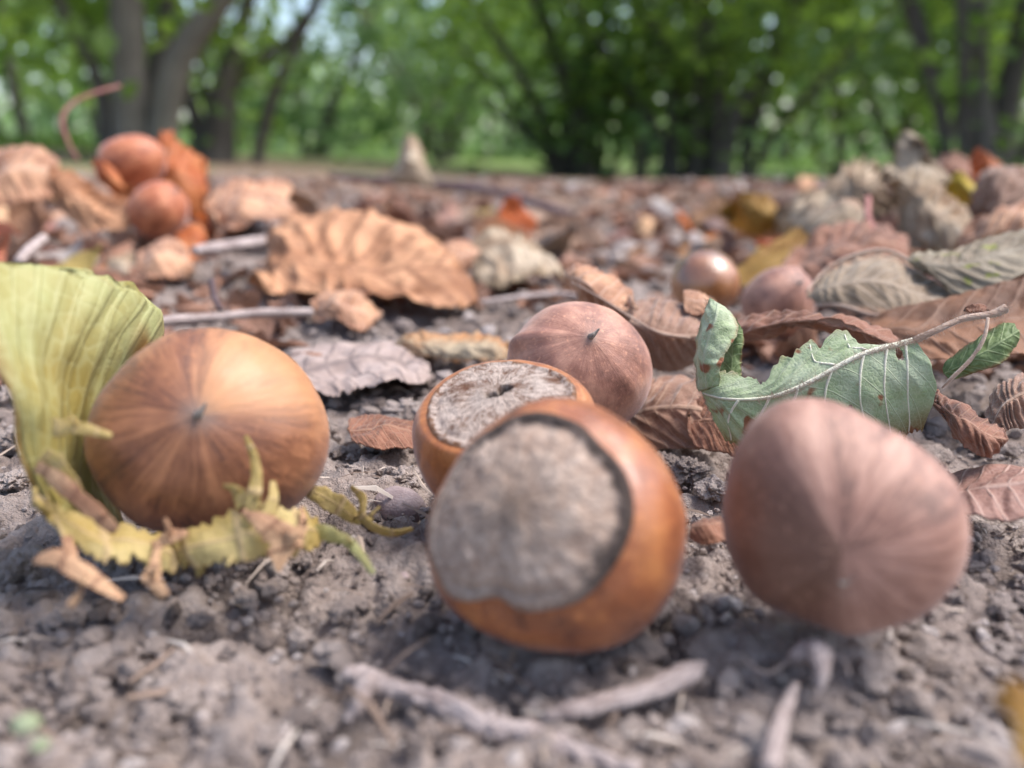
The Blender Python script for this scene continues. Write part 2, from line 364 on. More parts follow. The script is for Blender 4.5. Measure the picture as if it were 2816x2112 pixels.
def build_crumbs():
    rng = np.random.default_rng(5)
    big = [icos(2)[1], [lumps(icos(2)[0]*[1, .8, .65], 1.6, .75, s) for s in range(10)]]
    small = [icos(1)[1], [lumps(icos(1)[0]*[1, .8, .7], 1.3, .6, s+30) for s in range(8)]]
    VV, FF, RR = [], [], []; base = 0
    def scatter(n, ymin, ymax, s0, s1, src, xw, sink=.25, clump=True):
        nonlocal base
        y = np.exp(rng.uniform(math.log(ymin), math.log(ymax), n*3)); x = (y+.03)*rng.uniform(-xw, xw, n*3)
        if clump:
            d = vn(np.stack([x*70, y*70, x*0], -1), 21); keep = d+rng.uniform(-.7, .7, n*3) > .0; x, y = x[keep][:n], y[keep][:n]
        else: x, y = x[:n], y[:n]
        n = len(x); s = s0*(s1/s0)**(rng.random(n)**1.8)
        z = gz(x, y)+s*(1-sink)*.5+.0002
        Rm = rotm(rng, n); kinds = rng.integers(0, len(src[1]), n); sh = np.clip(rng.normal(.5, .24, n), 0, 1)
        for k in range(len(src[1])):
            ix = np.where(kinds == k)[0]
            if not len(ix): continue
            v = np.einsum('nij,vj->nvi', Rm[ix], src[1][k])*s[ix, None, None]; v[..., 2] *= .8
            v = v+np.stack([x[ix], y[ix], z[ix]], -1)[:, None]
            nv = v.shape[1]
            f = src[0][None]+(np.arange(len(ix))*nv)[:, None, None]+base
            VV.append(v.reshape(-1, 3)); FF.append(f.reshape(-1, 3)); RR.append(np.repeat(sh[ix], nv)); base += len(ix)*nv
    scatter(1300, .034, .20, .0006, .0016, big, .85, sink=.5)
    scatter(15000, .030, .22, .0002, .0008, small, .9, sink=.3, clump=False)
    scatter(3500, .10, .60, .0010, .0032, small, .85)
    scatter(1500, .3, 2.0, .003, .010, small, .8)
    me = mkmesh('soil_crumbs', np.vstack(VV), np.vstack(FF), attrs={'rnd': np.concatenate(RR)}, smooth=False)
    tag(part('soil_crumbs', me, M['crumb']), 'loose grey brown soil crumbs scattered over the ground', 'soil', kind='stuff')
    # bits of straw and bark fibre
    VV, FF, RR = [], [], []; base = 0
    n = 900; y = np.exp(rng.uniform(math.log(.035), math.log(.5), n)); x = (y+.03)*rng.uniform(-.85, .85, n)
    for i in range(n):
        L = rng.uniform(.0008, .0042)*(1+y[i]*4); a = rng.uniform(0, 6.28); t = rng.normal(0, .25); wd = L*rng.uniform(.03, .08)
        d = np.array([math.cos(a), math.sin(a), t]); s = np.array([-math.sin(a), math.cos(a), rng.normal(0, .4)])
        c = np.array([x[i], y[i], 0]); c[2] = gz(c[0], c[1])+.0007+abs(t)*L*.5
        mid = np.array([0, 0, rng.uniform(-.1, .25)*L])
        up = np.array([0, 0, wd*.7])
        q = []
        for k, wk in ((-.5, .5), (0, 1), (.5, .3)):
            m_ = c+d*L*k+(mid if k == 0 else 0); q += [m_-s*wd*wk, m_+up*wk, m_+s*wd*wk]
        VV.append(np.array(q)); f = []
        for k in (0, 3):
            for j in range(3): f.append([k+j, k+(j+1) % 3, k+3+(j+1) % 3, k+3+j])
        FF.append(np.array(f)+base); RR.append(np.full(9, rng.random())); base += 9
    me = mkmesh('plant_fibres', np.vstack(VV), np.vstack(FF), attrs={'rnd': np.concatenate(RR)}, smooth=False)
    tag(part('plant_fibres', me, M['fibre']), 'tiny straw and bark fibres lying in the soil', 'plant debris', kind='stuff')
build_crumbs()

# ------------------------------------------------------------------ nuts
def frame(px, py, axis, roll=0.0):
    """rotation whose local Z is `axis` given as (right, up, back toward the viewer) about the sight line at px,py"""
    f = P(px, py, 1000.)-_C; f = f/np.linalg.norm(f); rt = np.cross(f, [0, 0, 1.]); rt /= np.linalg.norm(rt); up = np.cross(rt, f)
    z = axis[0]*rt+axis[1]*up-axis[2]*f; z = z/np.linalg.norm(z)
    x = rt-z*np.dot(rt, z)
    if np.linalg.norm(x) < .2: x = _U-z*np.dot(_U, z)
    x /= np.linalg.norm(x); y = np.cross(z, x)
    m = Matrix(((x[0], y[0], z[0]), (x[1], y[1], z[1]), (x[2], y[2], z[2])))
    return m @ Matrix.Rotation(roll, 3, 'Z')
PROF = [(.66, -.80), (.80, -.74), (.93, -.52), (1.0, -.15), (.985, .2), (.87, .55), (.64, .84), (.36, 1.03), (.13, 1.12), (0.0, 1.16)]
def nut(label, px, py, D, rmm, axis, mats, prof=PROF, sx=1.0, sy=1.0, sz=1.0, mod=(), ridges=(), seed=0, scar=None, tip=1.0, roll=0.0, group='hazelnuts', hole=False, tipm=None, skew=(0, 0), nseg=160, outline=None, flip=False, notch=(), bulge=.09):
    c = P(px, py, D); t_ = thing('hazelnut', label, 'hazelnut', c, group, frame(px, py, axis, roll))
    r = rmm*.001; n = 110
    p = curve(prof, n); tt = np.linspace(0, 1, n); th = np.linspace(0, 2*np.pi, nseg, endpoint=False)
    T, TH = np.meshgrid(tt, th, indexing='ij'); pr = p[:, 0][:, None]; pz = p[:, 1][:, None]
    m = np.ones_like(TH)
    for k, a, ph in mod: m += a*np.cos(k*TH-ph)*np.clip(1.25-.9*np.abs(T-.35), .2, 1)
    if outline:
        od = np.array([o_[0] for o_ in outline], float); op = np.array([o_[1] for o_ in outline], float)
        deg = np.degrees(TH) % 360
        if flip: deg = (-deg) % 360
        pxl = np.interp(deg, np.append(od, 360), np.append(op, op[0]))
        ker = np.hanning(25); ker /= ker.sum(); row = np.convolve(np.tile(pxl[0], 3), ker, 'same')[nseg:2*nseg]
        a_ = (px-512)/FPX; b__ = (py-384)/FPX; w2 = np.cos(th)**2
        m = m*(row/FPX*D*.985/math.sqrt(1+a_*a_+b__*b__)/np.sqrt(1+a_*a_*w2+b__*b__*(1-w2)))[None]/rmm
    for th0, wd, a in notch:
        d = (TH-th0+np.pi) % (2*np.pi)-np.pi; m -= a*np.exp(-(d/wd)**2)*sm(.16, .0, T)
    for th0, wd, a, t0, t1 in ridges:
        d = (TH-th0+np.pi) % (2*np.pi)-np.pi; m += a*np.exp(-(d/wd)**2)*sm(t0, (t0+t1)/2, T)*sm(1.02, (t0+t1)/2, T)
    X = pr*m*np.cos(TH)*sx; Y = pr*m*np.sin(TH)*sy; Z = pz*sz+0*TH
    q = np.stack([X, Y, Z], -1); s = fbm(q*1.3+seed*9.1, 3, seed)*.035+fbm(q*6+seed, 2, seed+5)*.004
    q = q*(1+s)[..., None]
    zz_ = np.maximum(q[..., 2], 0)**1.5; q[..., 0] += skew[0]*zz_; q[..., 1] += skew[1]*zz_
    V = q.reshape(-1, 3)*r; Fq = grid_faces(n, nseg, True)
    part('shell', mkmesh('shell', V, Fq[:, ::-1], attrs={'t': T.ravel()}), mats[0], t_)
    # basal scar: a rough disc closing the lower end
    ring = q[0]; nr = 60; ss_ = np.linspace(0, 1, nr); ctr = ring.mean(0)
    S, TH2 = np.meshgrid(ss_, th, indexing='ij')
    W = ctr+(ring[None]-ctr)*(S[..., None]*.997)
    bul = -bulge*(1-S**2)
    rough = .022*fbm(W*7+seed, 4, seed+2)*sm(1.0, .9, S)+.03*np.abs(fbm(W*3.3+seed, 2, seed+8))*sm(1.0, .8, S)
    lip = -.018*np.exp(-((S-.95)/.035)**2)+.035*np.exp(-((S-.86)/.05)**2)*(.5+.5*fbm(W*5, 2, seed))
    hl = np.zeros_like(S)
    if hole:
        hx, hy = W[..., 0]-ctr[0], W[..., 1]-ctr[1]
        d1 = np.hypot((hx+.03)/.10, (hy-.03)/.06); d2 = np.hypot((hx-.09)/.085, (hy+.06)/.07)
        hl = np.maximum(sm(1.15, .75, d1), .75*sm(1.15, .75, d2)); bul = bul+.16*hl
    W[..., 2] += bul+rough+lip
    me = mkmesh('base_scar', W.reshape(-1, 3)*r, grid_faces(nr, nseg, True)[:, ::-1], attrs={'q': S.ravel(), 'hole': hl.ravel()})
    part('base_scar', me, mats[1], t_)
    # style remnant at the apex
    if tip:
        top = q[-1].mean(0)
        pts = [top+[0, 0, -.05], top+[.01, .0, .03], top+[.05, .03, .08*tip], top+[.09, .07, .14*tip]]
        V2, F2, uv = tube_data(np.array(pts)*r, np.array([.05, .036, .022, .008])*r*min(1, .3+tip), seg=8, n=14, rough=.5, seed=seed)
        part('tip', mkmesh('tip', V2, F2, uv), tipm or M['tip'], t_)
    return t_
M['tip'] = bark_mat('style_remnant', (.12, .09, .07), (.36, .32, .28), 3.0)
M['scar_grey'] = scar_mat('scar_grey', sr(148, 118, 100), sr(212, 190, 173), sr(64, 54, 50), fib=.8, rimw=(.78, .96), rdir=(.8, -.6))
M['scar_pale'] = scar_mat('scar_pale', sr(130, 92, 72), sr(230, 210, 196), sr(150, 104, 72), hole=(.03, .015, .01), fib=5.0, rimw=(.93, 1.0))
nA = nut_mat('shell_tan', sr(172, 116, 80), sr(128, 80, 54), sr(66, 42, 34), streak=.95, rough=.44, sheen=.18, side=(R(38), sr(196, 140, 94), .5, 1.05), speck=.3, coat=.12, tipgrey=.5)
nB = nut_mat('shell_orange', sr(184, 118, 68), sr(150, 86, 50), sr(104, 58, 38), streak=.35, rough=.36, sheen=.12, speck=.55, coat=.4)
nC = nut_mat('shell_mauve', sr(186, 143, 124), sr(150, 107, 90), sr(90, 59, 48), streak=.85, rough=.46, sheen=.25, side=(R(200), sr(100, 66, 48), .0, .7), speck=.3, tipgrey=.0)
nD = nut_mat('shell_amber', sr(190, 124, 66), sr(158, 94, 46), sr(112, 62, 32), streak=.45, rough=.38, sheen=.4, coat=.2)
nE = nut_mat('shell_rose_brown', sr(194, 144, 120), sr(160, 112, 93), sr(118, 80, 68), streak=.12, rough=.44, sheen=.35, tipgrey=.7, speck=.5)
nF = nut_mat('shell_glossy', sr(170, 108, 56), sr(140, 84, 40), sr(104, 58, 28), streak=.3, rough=.3, sheen=.1, spec=.9, coat=1.0)
nG = nut_mat('shell_copper', sr(196, 126, 88), sr(170, 96, 62), sr(130, 70, 46), streak=.4, rough=.45, sheen=.5)
DULL = [(.60, -.84), (.78, -.76), (.93, -.5), (1.0, -.12), (.985, .2), (.89, .5), (.70, .74), (.45, .9), (.2, .985), (0.0, 1.02)]
BLUNT = [(.70, -.70), (.86, -.62), (.97, -.4), (1.0, -.05), (.95, .3), (.82, .6), (.60, .84), (.34, .98), (.12, 1.06), (0.0, 1.1)]
nut('tan hazelnut sitting in the yellow green husk, its pointed end to the camera', 212, 432, 79, 9.8, (-.11, .16, 1.0), (nA, M['scar_pale']), prof=DULL, sz=.92,
    outline=[(0, 124), (30, 112), (60, 106), (90, 102), (120, 104), (150, 113), (180, 124), (210, 118), (240, 108), (270, 102), (300, 110), (330, 124)], ridges=[(R(100), .3, .05, .3, 1.0), (R(185), .25, .05, .4, 1.0), (R(-20), .3, .05, .5, 1.)], seed=1, tip=.7)
nut('front centre orange hazelnut with its large grey base scar facing the camera', 559, 524, 62.5, 9.6, (.40, -.17, -.90), (nB, M['scar_grey']),
    prof=[(.81, -.60), (.885, -.48), (.965, -.27), (1.0, 0.0), (.97, .3), (.86, .62), (.66, .9), (.38, 1.1), (.13, 1.22), (0., 1.26)], sz=.86, flip=True, bulge=.27,
    outline=[(0, 128), (30, 120), (60, 124), (90, 134), (120, 126), (150, 128), (180, 142), (210, 144), (240, 128), (270, 124), (300, 132), (330, 130)], notch=[(R(112), .22, .12), (R(70), .8, .10), (R(-90), .6, .07), (R(60), .3, -.04), (R(200), .4, .05), (R(-40), .3, .05), (R(135), .2, -.03)], seed=2, tip=1.0)
nut('dusty mauve brown hazelnut at the right, in front of the green leaf', 843, 516, 64.5, 8.2, (.03, -.32, .95), (nC, M['scar_grey']), prof=DULL, sz=.84, skew=(.02, -.34),
    outline=[(0, 124), (14, 122), (30, 114), (52, 102), (80, 100), (100, 117), (116, 133), (127, 139), (143, 135), (166, 127), (187, 126), (208, 130), (224, 124), (243, 111), (265, 100), (289, 100), (314, 111), (336, 119)], ridges=[(R(118), .24, .10, .35, 1.08), (R(-80), .25, .06, .4, 1.), (R(20), .3, .05, .4, 1.)], seed=3, tip=.12)
nut('hazelnut behind the front one, pale base scar with a small hole turned up', 507, 438, 81, 8.6, (.16, -.74, -.62), (nD, M['scar_pale']), prof=[(.80, -.60), (.88, -.555), (.965, -.36), (1., -.05), (.97, .3), (.84, .62), (.62, .9), (.36, 1.08), (.12, 1.18), (0, 1.22)],
    sx=1.04, sy=1.0, sz=.86, mod=[(2, .03, .4), (3, .02, 1.)], notch=[(R(-60), .3, .05), (R(180), .5, .04), (R(30), .3, .03)], seed=4, hole=True, bulge=.15)
nut('rose brown hazelnut farthest back of the centre three, with a grey pointed tip', 577, 371, 106.5, 9.0, (.16, .42, .9), (nE, M['scar_pale']), prof=BLUNT, sx=1.0, sy=.98, sz=.98,
    mod=[(2, .03, .3), (3, .025, -.4)], ridges=[(R(170), .15, .17, .25, 1.05), (R(205), .25, -.07, .3, 1.0), (R(-38), .2, .12, .4, 1.0), (R(60), .3, .05, .4, 1.)], seed=5, tip=.8)
nut('glossy hazelnut with a white shine, behind the rolled brown leaf', 704, 283, 190, 7.6, (-.5, .5, .5), (nF, M['scar_pale']), seed=6, nseg=64, sz=.85)
nut('small dull mauve hazelnut touching the left end of the long olive leaf', 780, 302, 172, 6.9, (.42, .5, .75), (nE, M['scar_pale']), prof=BLUNT, ridges=[(R(80), .2, .12, .2, 1.0), (R(-60), .2, .09, .3, 1.)], seed=7, nseg=64, tip=.6)
nut('blurred hazelnut resting in orange bracts, upper of the left pair', 132, 163, 305, 9.0, (.9, .3, .3), (nG, M['scar_pale']), sy=.92, sz=1.1, seed=8, nseg=64)
nut('blurred copper hazelnut below its twin, lower of the left pair', 159, 211, 288, 8.9, (.5, .55, .65), (nG, M['scar_pale']), prof=BLUNT, sx=.97, sz=1.05, seed=9, nseg=64, ridges=[(R(20), .25, .08, .1, .9)])

# ------------------------------------------------------------------ leaf sheets
def sheet_uv(nu, nv, rag=.06, freq=7, serr=0.0, nser=12, rnd=5.0, seed=0, end=.04):
    u = np.linspace(0, 1, nu); v = np.linspace(0, 1, nv); U, Vv = np.meshgrid(u, v, indexing='ij')
    s = Vv*2-1; side = np.sign(s)
    q = np.stack([U*freq, side*3.3, U*0+seed*1.7], -1)
    e = 1-rag*(.5+.6*fbm(q, 3, seed))
    if serr:
        ph = U*nser+side*.27; tri = np.abs((ph % 1)-.35); e = e-serr*(.35+.65*np.abs(vn(q*1.7+4, seed+1)))*np.where(ph % 1 < .35, tri/.35, tri/.65)
        
    e = np.clip(e*(1-np.abs(2*U-1)**rnd)**(1/ rnd) if rnd else e, .03, 1.0)
    Ve = .5+.5*s*e
    q2 = np.stack([Vv*freq*.7, np.sign(U-.5)*5.1, U*0+seed*2.9], -1)
    Ue = .5+(U-.5)*(1-end*(.5+.6*fbm(q2, 3, seed+3)))
    return Ue, Ve
def relief(Pw, U, V, L, vein=(8, .9, .0004), crk=(.0006, 200), seed=0, fold=0.0):
    """displace a sheet along its normals: bulging between the veins, crinkle; sizes in metres"""
    du = np.gradient(Pw, axis=0); dv = np.gradient(Pw, axis=1); N = np.cross(du, dv); N /= np.linalg.norm(N, axis=-1, keepdims=True)+1e-12
    a = np.abs(V*2-1); s = U*vein[0]-a*vein[1]*vein[0]*.25
    s = s+.8*vn(np.stack([U*vein[0]*.45, V*1.6, U*0+seed], -1), seed+4)+.3*vn(np.stack([U*vein[0]*1.1, V*3.6, U*0+seed], -1), seed+5)
    amp = .35+.65*sm(-.5, .5, vn(np.stack([U*4, V*4, U*0+seed], -1), seed+6))
    h = .42*vein[2]*amp*(np.abs(np.sin(np.pi*s))-.5)*sm(.0, .25, a)
    h = h+crk[0]*fbm(Pw*crk[1]*.8+seed*5.3, 3, seed)+crk[0]*.8*(.4-np.abs(vn(Pw*crk[1]*.55+seed*2.1, seed+12)))+crk[0]*.25*fbm(Pw*crk[1]*4+seed, 2, seed+9)
    h = h-fold*np.exp(-(a/.12)**2)
    return Pw+N*h[..., None]
def sheet(name, ctrl, mat, parent, off, nu=60, nv=40, thick=.00014, vein=(8, .9, .0004), crk=(.0005, 200), seed=0, world=False, fold=0.0, ribs=None, **kw):
    C_ = np.array(ctrl, float) if world else PT(ctrl)
    U, V = sheet_uv(nu, nv, seed=seed, **kw)
    Pw = surf(C_, U, V)
    if ribs:        # lengthwise ribs
        N = np.cross(np.gradient(Pw, axis=0), np.gradient(Pw, axis=1)); N /= np.linalg.norm(N, axis=-1, keepdims=True)+1e-12
        ph = V*ribs[0]+1.4*vn(np.stack([U*2.5, V*4, U*0+seed], -1), seed); Pw = Pw+N*(ribs[1]*(.4+.6*np.abs(vn(np.stack([U*3, V*6, U*0], -1), seed+2)))*np.sin(ph*np.pi))[..., None]
    Pw = relief(Pw, U, V, 1, vein, crk, seed, fold)
    o = part(name, mkmesh(name, Pw.reshape(-1, 3), grid_faces(nu, nv), np.stack([U, V], -1)), mat, parent, off)
    if thick:
        md = o.modifiers.new('thickness', 'SOLIDIFY'); md.thickness = thick; md.offset = 0; md.use_rim = True
    return o
def ribbon_ctrl(pts, wpx, bulge=1.0, tilt=0.0, back=2.0):
    """a strip along pixel points with given widths; edges lie `back` mm deeper than the middle"""
    p = np.array(pts, float); w_ = np.array(wpx, float)*.5
    t = np.gradient(p[:, :2], axis=0); t /= np.linalg.norm(t, axis=1, keepdims=True)+1e-9; nrm = np.stack([-t[:, 1], t[:, 0]], -1)
    out = np.zeros((len(p), 3, 3))
    for j, s in enumerate((-1, 0, 1)):
        out[:, j, :2] = p[:, :2]+nrm*w_[:, None]*s; out[:, j, 2] = p[:, 2]+(back if s else 0)*bulge+tilt*s
    return out
def leaf_thing(name, label, cat, ctrl, mat, group=None, partname=None, **kw):
    """a leaf that is one sheet: a top-level mesh"""
    base = PT(ctrl).reshape(-1, 3).mean(0)
    return tag(sheet(name, ctrl, mat, None, base, **kw), label, cat, group)

M['green'] = leaf_mat('leaf_underside_green', sr(158, 174, 132), sr(190, 199, 168), sr(208, 210, 180), nv=9, slope=1.2, trans=.28, ctr=(.25, .45, .08), veinw=.035, rough=.75, blot=sr(150, 96, 70), fine=1900, sheen=.2, nscale=420, vmix=.45, edge=sr(150, 122, 84))
M['green_tip'] = leaf_mat('leaf_upper_green', sr(88, 108, 64), sr(128, 144, 92), sr(150, 164, 116), nv=6, trans=.25, ctr=(.24, .34, .09), rough=.55, fine=1200, edge=sr(130, 84, 56))
M['vein_pale'] = leaf_mat('vein_pale', sr(206, 206, 176), sr(222, 216, 196), sr(230, 220, 200), trans=0, rough=.7, sheen=.5)
M['petiole'] = leaf_mat('petiole_fuzzy', sr(160, 130, 110), sr(186, 162, 142), sr(160, 120, 100), trans=0, rough=.8, sheen=.6)
M['tan'] = leaf_mat('leaf_tan', sr(140, 92, 64), sr(200, 152, 116), sr(206, 170, 146), nv=8, trans=.12, ctr=(.6, .25, .06), rough=.6, sheen=.2, nscale=200, edge=sr(150, 96, 66))
M['brown'] = leaf_mat('leaf_brown', sr(120, 88, 70), sr(152, 116, 96), sr(176, 146, 124), nv=7, trans=.08, rough=.75, sheen=.35, veinw=.05)
M['redbrown'] = leaf_mat('leaf_red_brown', sr(104, 66, 48), sr(140, 94, 72), sr(160, 120, 96), nv=9, trans=.1, rough=.7, sheen=.2)
M['peach'] = leaf_mat('leaf_peach', sr(146, 98, 66), sr(206, 156, 118), sr(132, 88, 62), nv=9, trans=.15, ctr=(.7, .25, .08), rough=.6, veinw=.16, nscale=70)
M['orange'] = leaf_mat('leaf_orange', sr(182, 96, 50), sr(208, 136, 84), sr(160, 82, 46), nv=7, trans=.35, ctr=(.62, .24, .06), rough=.5, nscale=90)
M['ochre'] = leaf_mat('leaf_ochre', sr(146, 104, 46), sr(172, 136, 70), sr(140, 110, 50), nv=7, trans=.4, ctr=(.6, .35, .04), nscale=90)
M['olive'] = leaf_mat('leaf_olive_brown', sr(128, 108, 86), sr(156, 136, 112), sr(172, 152, 130), nv=12, trans=.18, ctr=(.3, .2, .06), rough=.7, sheen=.3, veinw=.14, edge=sr(168, 128, 100), nscale=150)
M['lavender'] = leaf_mat('leaf_grey_green', sr(122, 106, 86), sr(152, 140, 118), sr(160, 150, 132), nv=7, vmix=.35, trans=.15, ctr=(.3, .3, .08), rough=.55, blot=sr(128, 128, 60), nscale=120)
M['whitish'] = leaf_mat('leaf_whitish', sr(140, 112, 86), sr(200, 182, 158), sr(140, 116, 92), nv=7, trans=.2, rough=.7, nscale=90, edge=sr(150, 130, 104))
M['husk'] = leaf_mat('husk_green', sr(160, 142, 76), sr(180, 184, 130), sr(200, 200, 150), nv=13, slope=0, swap=True, vmix=.16, blot=sr(150, 112, 62), trans=.3, ctr=(.55, .46, .14), rough=.55, nscale=90, veinw=.22, fine=500, edge=sr(150, 116, 70))
M['husk_dry'] = leaf_mat('husk_dry', sr(162, 118, 90), sr(200, 162, 126), sr(130, 90, 70), nv=3, slope=0, trans=.2, rough=.7, nscale=200, edge=sr(150, 100, 70))
M['husk_mid'] = leaf_mat('husk_fringe', sr(168, 142, 76), sr(196, 176, 118), sr(200, 172, 130), nv=3, slope=0, trans=.3, ctr=(.55, .45, .14), rough=.6, nscale=150, edge=sr(200, 160, 120))
M['twig'] = bark_mat('twig_bark', sr(126, 108, 103), sr(202, 186, 180), 1.0, .8)
M['twig_dark'] = bark_mat('twig_dark_bark', sr(78, 62, 62), sr(122, 104, 106), 1.0, .8)
M['stem_red'] = bark_mat('stem_reddish', sr(138, 88, 84), sr(176, 128, 118), 1.0, .4)

# ---- green leaf in focus
def green_leaf():
    C_ = [[(699, 356, 101), (695, 374, 99.5), (700, 393, 98.5), (708, 410, 98.5), (724, 440, 99)],
          [(728, 368, 98), (724, 384, 96), (726, 399, 95), (730, 420, 95.5), (738, 449, 98)],
          [(763, 362, 97), (765, 382, 95.5), (768, 398, 95), (772, 424, 96.5), (778, 456, 100)],
          [(800, 336, 98), (803, 362, 96.5), (808, 383, 95.5), (815, 415, 97), (824, 455, 100)],
          [(846, 325, 99.5), (851, 346, 98), (856, 357, 97), (864, 400, 97), (876, 448, 101)],
          [(868, 347, 99), (880, 347, 98.5), (890, 346, 98), (898, 385, 98), (904, 447, 102)],
          [(898, 343, 100), (908, 341, 99.5), (917, 339, 99), (938, 383, 99), (922, 436, 103)]]
    base = P(820, 440, 99)
    t = thing('hazel_leaf', 'curled green hazel leaf, pale underside up with bitten edge, behind the mauve nut', 'leaf', base)
    ctrl = PT(C_); nu, nv = 200, 110
    U, V = sheet_uv(nu, nv, rag=.12, freq=22, serr=.07, nser=19, rnd=0, seed=3, end=.03)
    # bite marks along the upper edge
    top = V < .5
    bite = .22*np.maximum(0, vn(np.stack([U*15, U*0, U*0+2], -1), 8))+.16*np.abs(vn(np.stack([U*48, U*0, U*0+5], -1), 9))+.28*np.exp(-((U-.30)/.05)**2)+.36*np.exp(-((U-.74)/.05)**2)+.2*np.exp(-((U-.56)/.02)**2)
    V = np.where(top, .5-(.5-V)*(1-np.clip(bite, 0, .75)), V)
    Pw = surf(ctrl, U, V)
    Pw = relief(Pw, U, V, 1, (9, 1.2, .0006), (.0004, 120), 6)
    Fq = grid_faces(nu, nv)
    uc, vc = U.ravel()[Fq].mean(1), V.ravel()[Fq].mean(1)
    w1 = .25*vn(np.stack([uc*60, vc*60, uc*0], -1), 3)
    keep = (np.hypot((uc-.60)/.035, (vc-.80)/.045)+w1 > 1) & (np.hypot((uc-.87)/.02, (vc-.58)/.05)+w1 > 1)
    o = part('blade', mkmesh('blade', Pw.reshape(-1, 3), Fq[keep], np.stack([U, V], -1)), M['green'], t, base)
    md = o.modifiers.new('thickness', 'SOLIDIFY'); md.thickness = .00016; md.offset = 0
    flat = np.stack([U.ravel(), V.ravel()], -1); pts3 = Pw.reshape(-1, 3)
    def vein(uv, r0, r1, name='vein', n=40):
        c = curve(uv, n); d2 = ((flat[None]-c[:, None])**2).sum(-1); k = d2.argmin(1); ok = np.sqrt(d2[np.arange(n), k]) < .02
        last = n if ok.all() else int(np.argmin(ok))
        if last < 6: return
        pw = pts3[k[:last]]; q = np.vstack([pw[:1]]*3+[pw]+[pw[-1:]]*3); pw = sum(q[j:j+last] for j in range(7))/7
        d = pw-_C; d /= np.linalg.norm(d, axis=1, keepdims=True); pw = pw-d*.00008
        tube(name, pw, np.linspace(r0, r1, last), M['vein_pale'], t, base, seg=8, n=last)
    vein([(.0, .5), (.3, .5), (.6, .5), (1., .5)], .00010, .00034, 'midrib', 60)
    for u0, u1 in ((.22, .12), (.34, .24), (.46, .38), (.58, .52), (.70, .64), (.82, .74), (.93, .86)):
        vein([(u0, .5), (u0-.03, .62), ((u0+u1)/2-.02, .78), (u1+.02, .97)], .00017, .00007)
        if u0 > .5: vein([(u0+.02, .5), (u0-.01, .40), ((u0+u1)/2-.01, .30), (u1+.01, .1)], .00016, .00007)
    sheet('curled_tip', [[(697, 393, 99), (708, 389, 97), (723, 386, 96.5)], [(694, 357, 100), (706, 351, 96.5), (724, 362, 96)], [(699, 325, 101), (717, 318, 97.5), (741, 334, 98)], [(709, 294, 102.5), (716, 303, 101), (733, 313, 101)]],
          M['green'], t, base, nu=60, nv=40, rag=.18, freq=9, serr=.06, nser=9, rnd=7, seed=5, vein=(5, .8, .0005), crk=(.0006, 260))
    sheet('inner_curl', [[(722, 392, 101), (732, 388, 101), (742, 382, 102)], [(716, 352, 104), (732, 350, 102), (743, 360, 102)], [(722, 318, 103), (735, 318, 102.5), (745, 332, 103)]],
          M['green_tip'], t, base, nu=40, nv=30, rag=.2, freq=9, serr=.06, rnd=7, seed=7, vein=(5, .8, .0005), crk=(.0006, 260))
    tube('petiole', PT([(915, 340, 99), (935, 331, 99), (962, 319, 100), (992, 314, 101), (1006, 308, 101.5)]), [.00038, .00034, .00034, .0004, .0005], M['petiole'], t, base, seg=10, n=50, rough=.12)
    tube('vein', PT([(988, 318, 100.5), (984, 338, 99.5), (972, 358, 99), (952, 378, 98.5), (942, 388, 99)]), [.00018, .0002, .00022, .0002, .0001], M['petiole'], t, base, seg=8, n=40)
    sheet('side_lobe', [[(940, 364, 101), (944, 374, 100), (950, 384, 100)], [(962, 350, 101), (968, 361, 99), (976, 374, 99)], [(990, 334, 102), (996, 346, 99.5), (1004, 362, 100)], [(1010, 324, 103), (1017, 332, 101.5), (1014, 346, 102)]],
          M['green_tip'], t, base, nu=60, nv=30, rag=.12, freq=9, serr=.05, rnd=4, seed=9, crk=(.0008, 220))
    sheet('stipule', [[(963, 303, 101), (966, 309, 100.5), (970, 316, 100.5)], [(978, 301, 101.5), (980, 309, 100.8), (982, 317, 100.5)], [(988, 305, 102), (989, 311, 101), (988, 318, 101)]],
          M['redbrown'], t, base, nu=30, nv=20, rag=.3, freq=6, rnd=5, seed=11, crk=(.0005, 400))
    # fuzz on petiole and midrib
    rng = np.random.default_rng(3); VV, FF = [], []; b_ = 0
    path = np.vstack([curve(PT([(1006, 308, 101.5), (992, 314, 101), (962, 319, 100), (935, 331, 99), (915, 340, 98.8)]), 160), surf(ctrl, np.linspace(1, .3, 160), np.full(160, .5))-_F*.0004, surf(ctrl, np.full(70, .012), np.linspace(.05, .95, 70)), PT(np.stack([np.linspace(695, 710, 60), np.linspace(362, 296, 60), np.linspace(100, 102, 60)], -1))])
    for i in range(0, len(path)):
        for k in range(3):
            p0 = path[i]+rng.normal(0, .00018, 3); d = rng.normal(size=3); d[1] = -abs(d[1])*.3; d[2] += .3; d /= np.linalg.norm(d); L = rng.uniform(.0005, .0011); s = np.cross(d, [0, 1., 0]); s = s/np.linalg.norm(s)*.000022
            VV += [p0-s, p0+s, p0+d*L]; FF.append([b_, b_+1, b_+2]); b_ += 3
    part('hairs', mkmesh('hairs', np.array(VV), np.array(FF)), M['petiole'], t, base)
green_leaf()

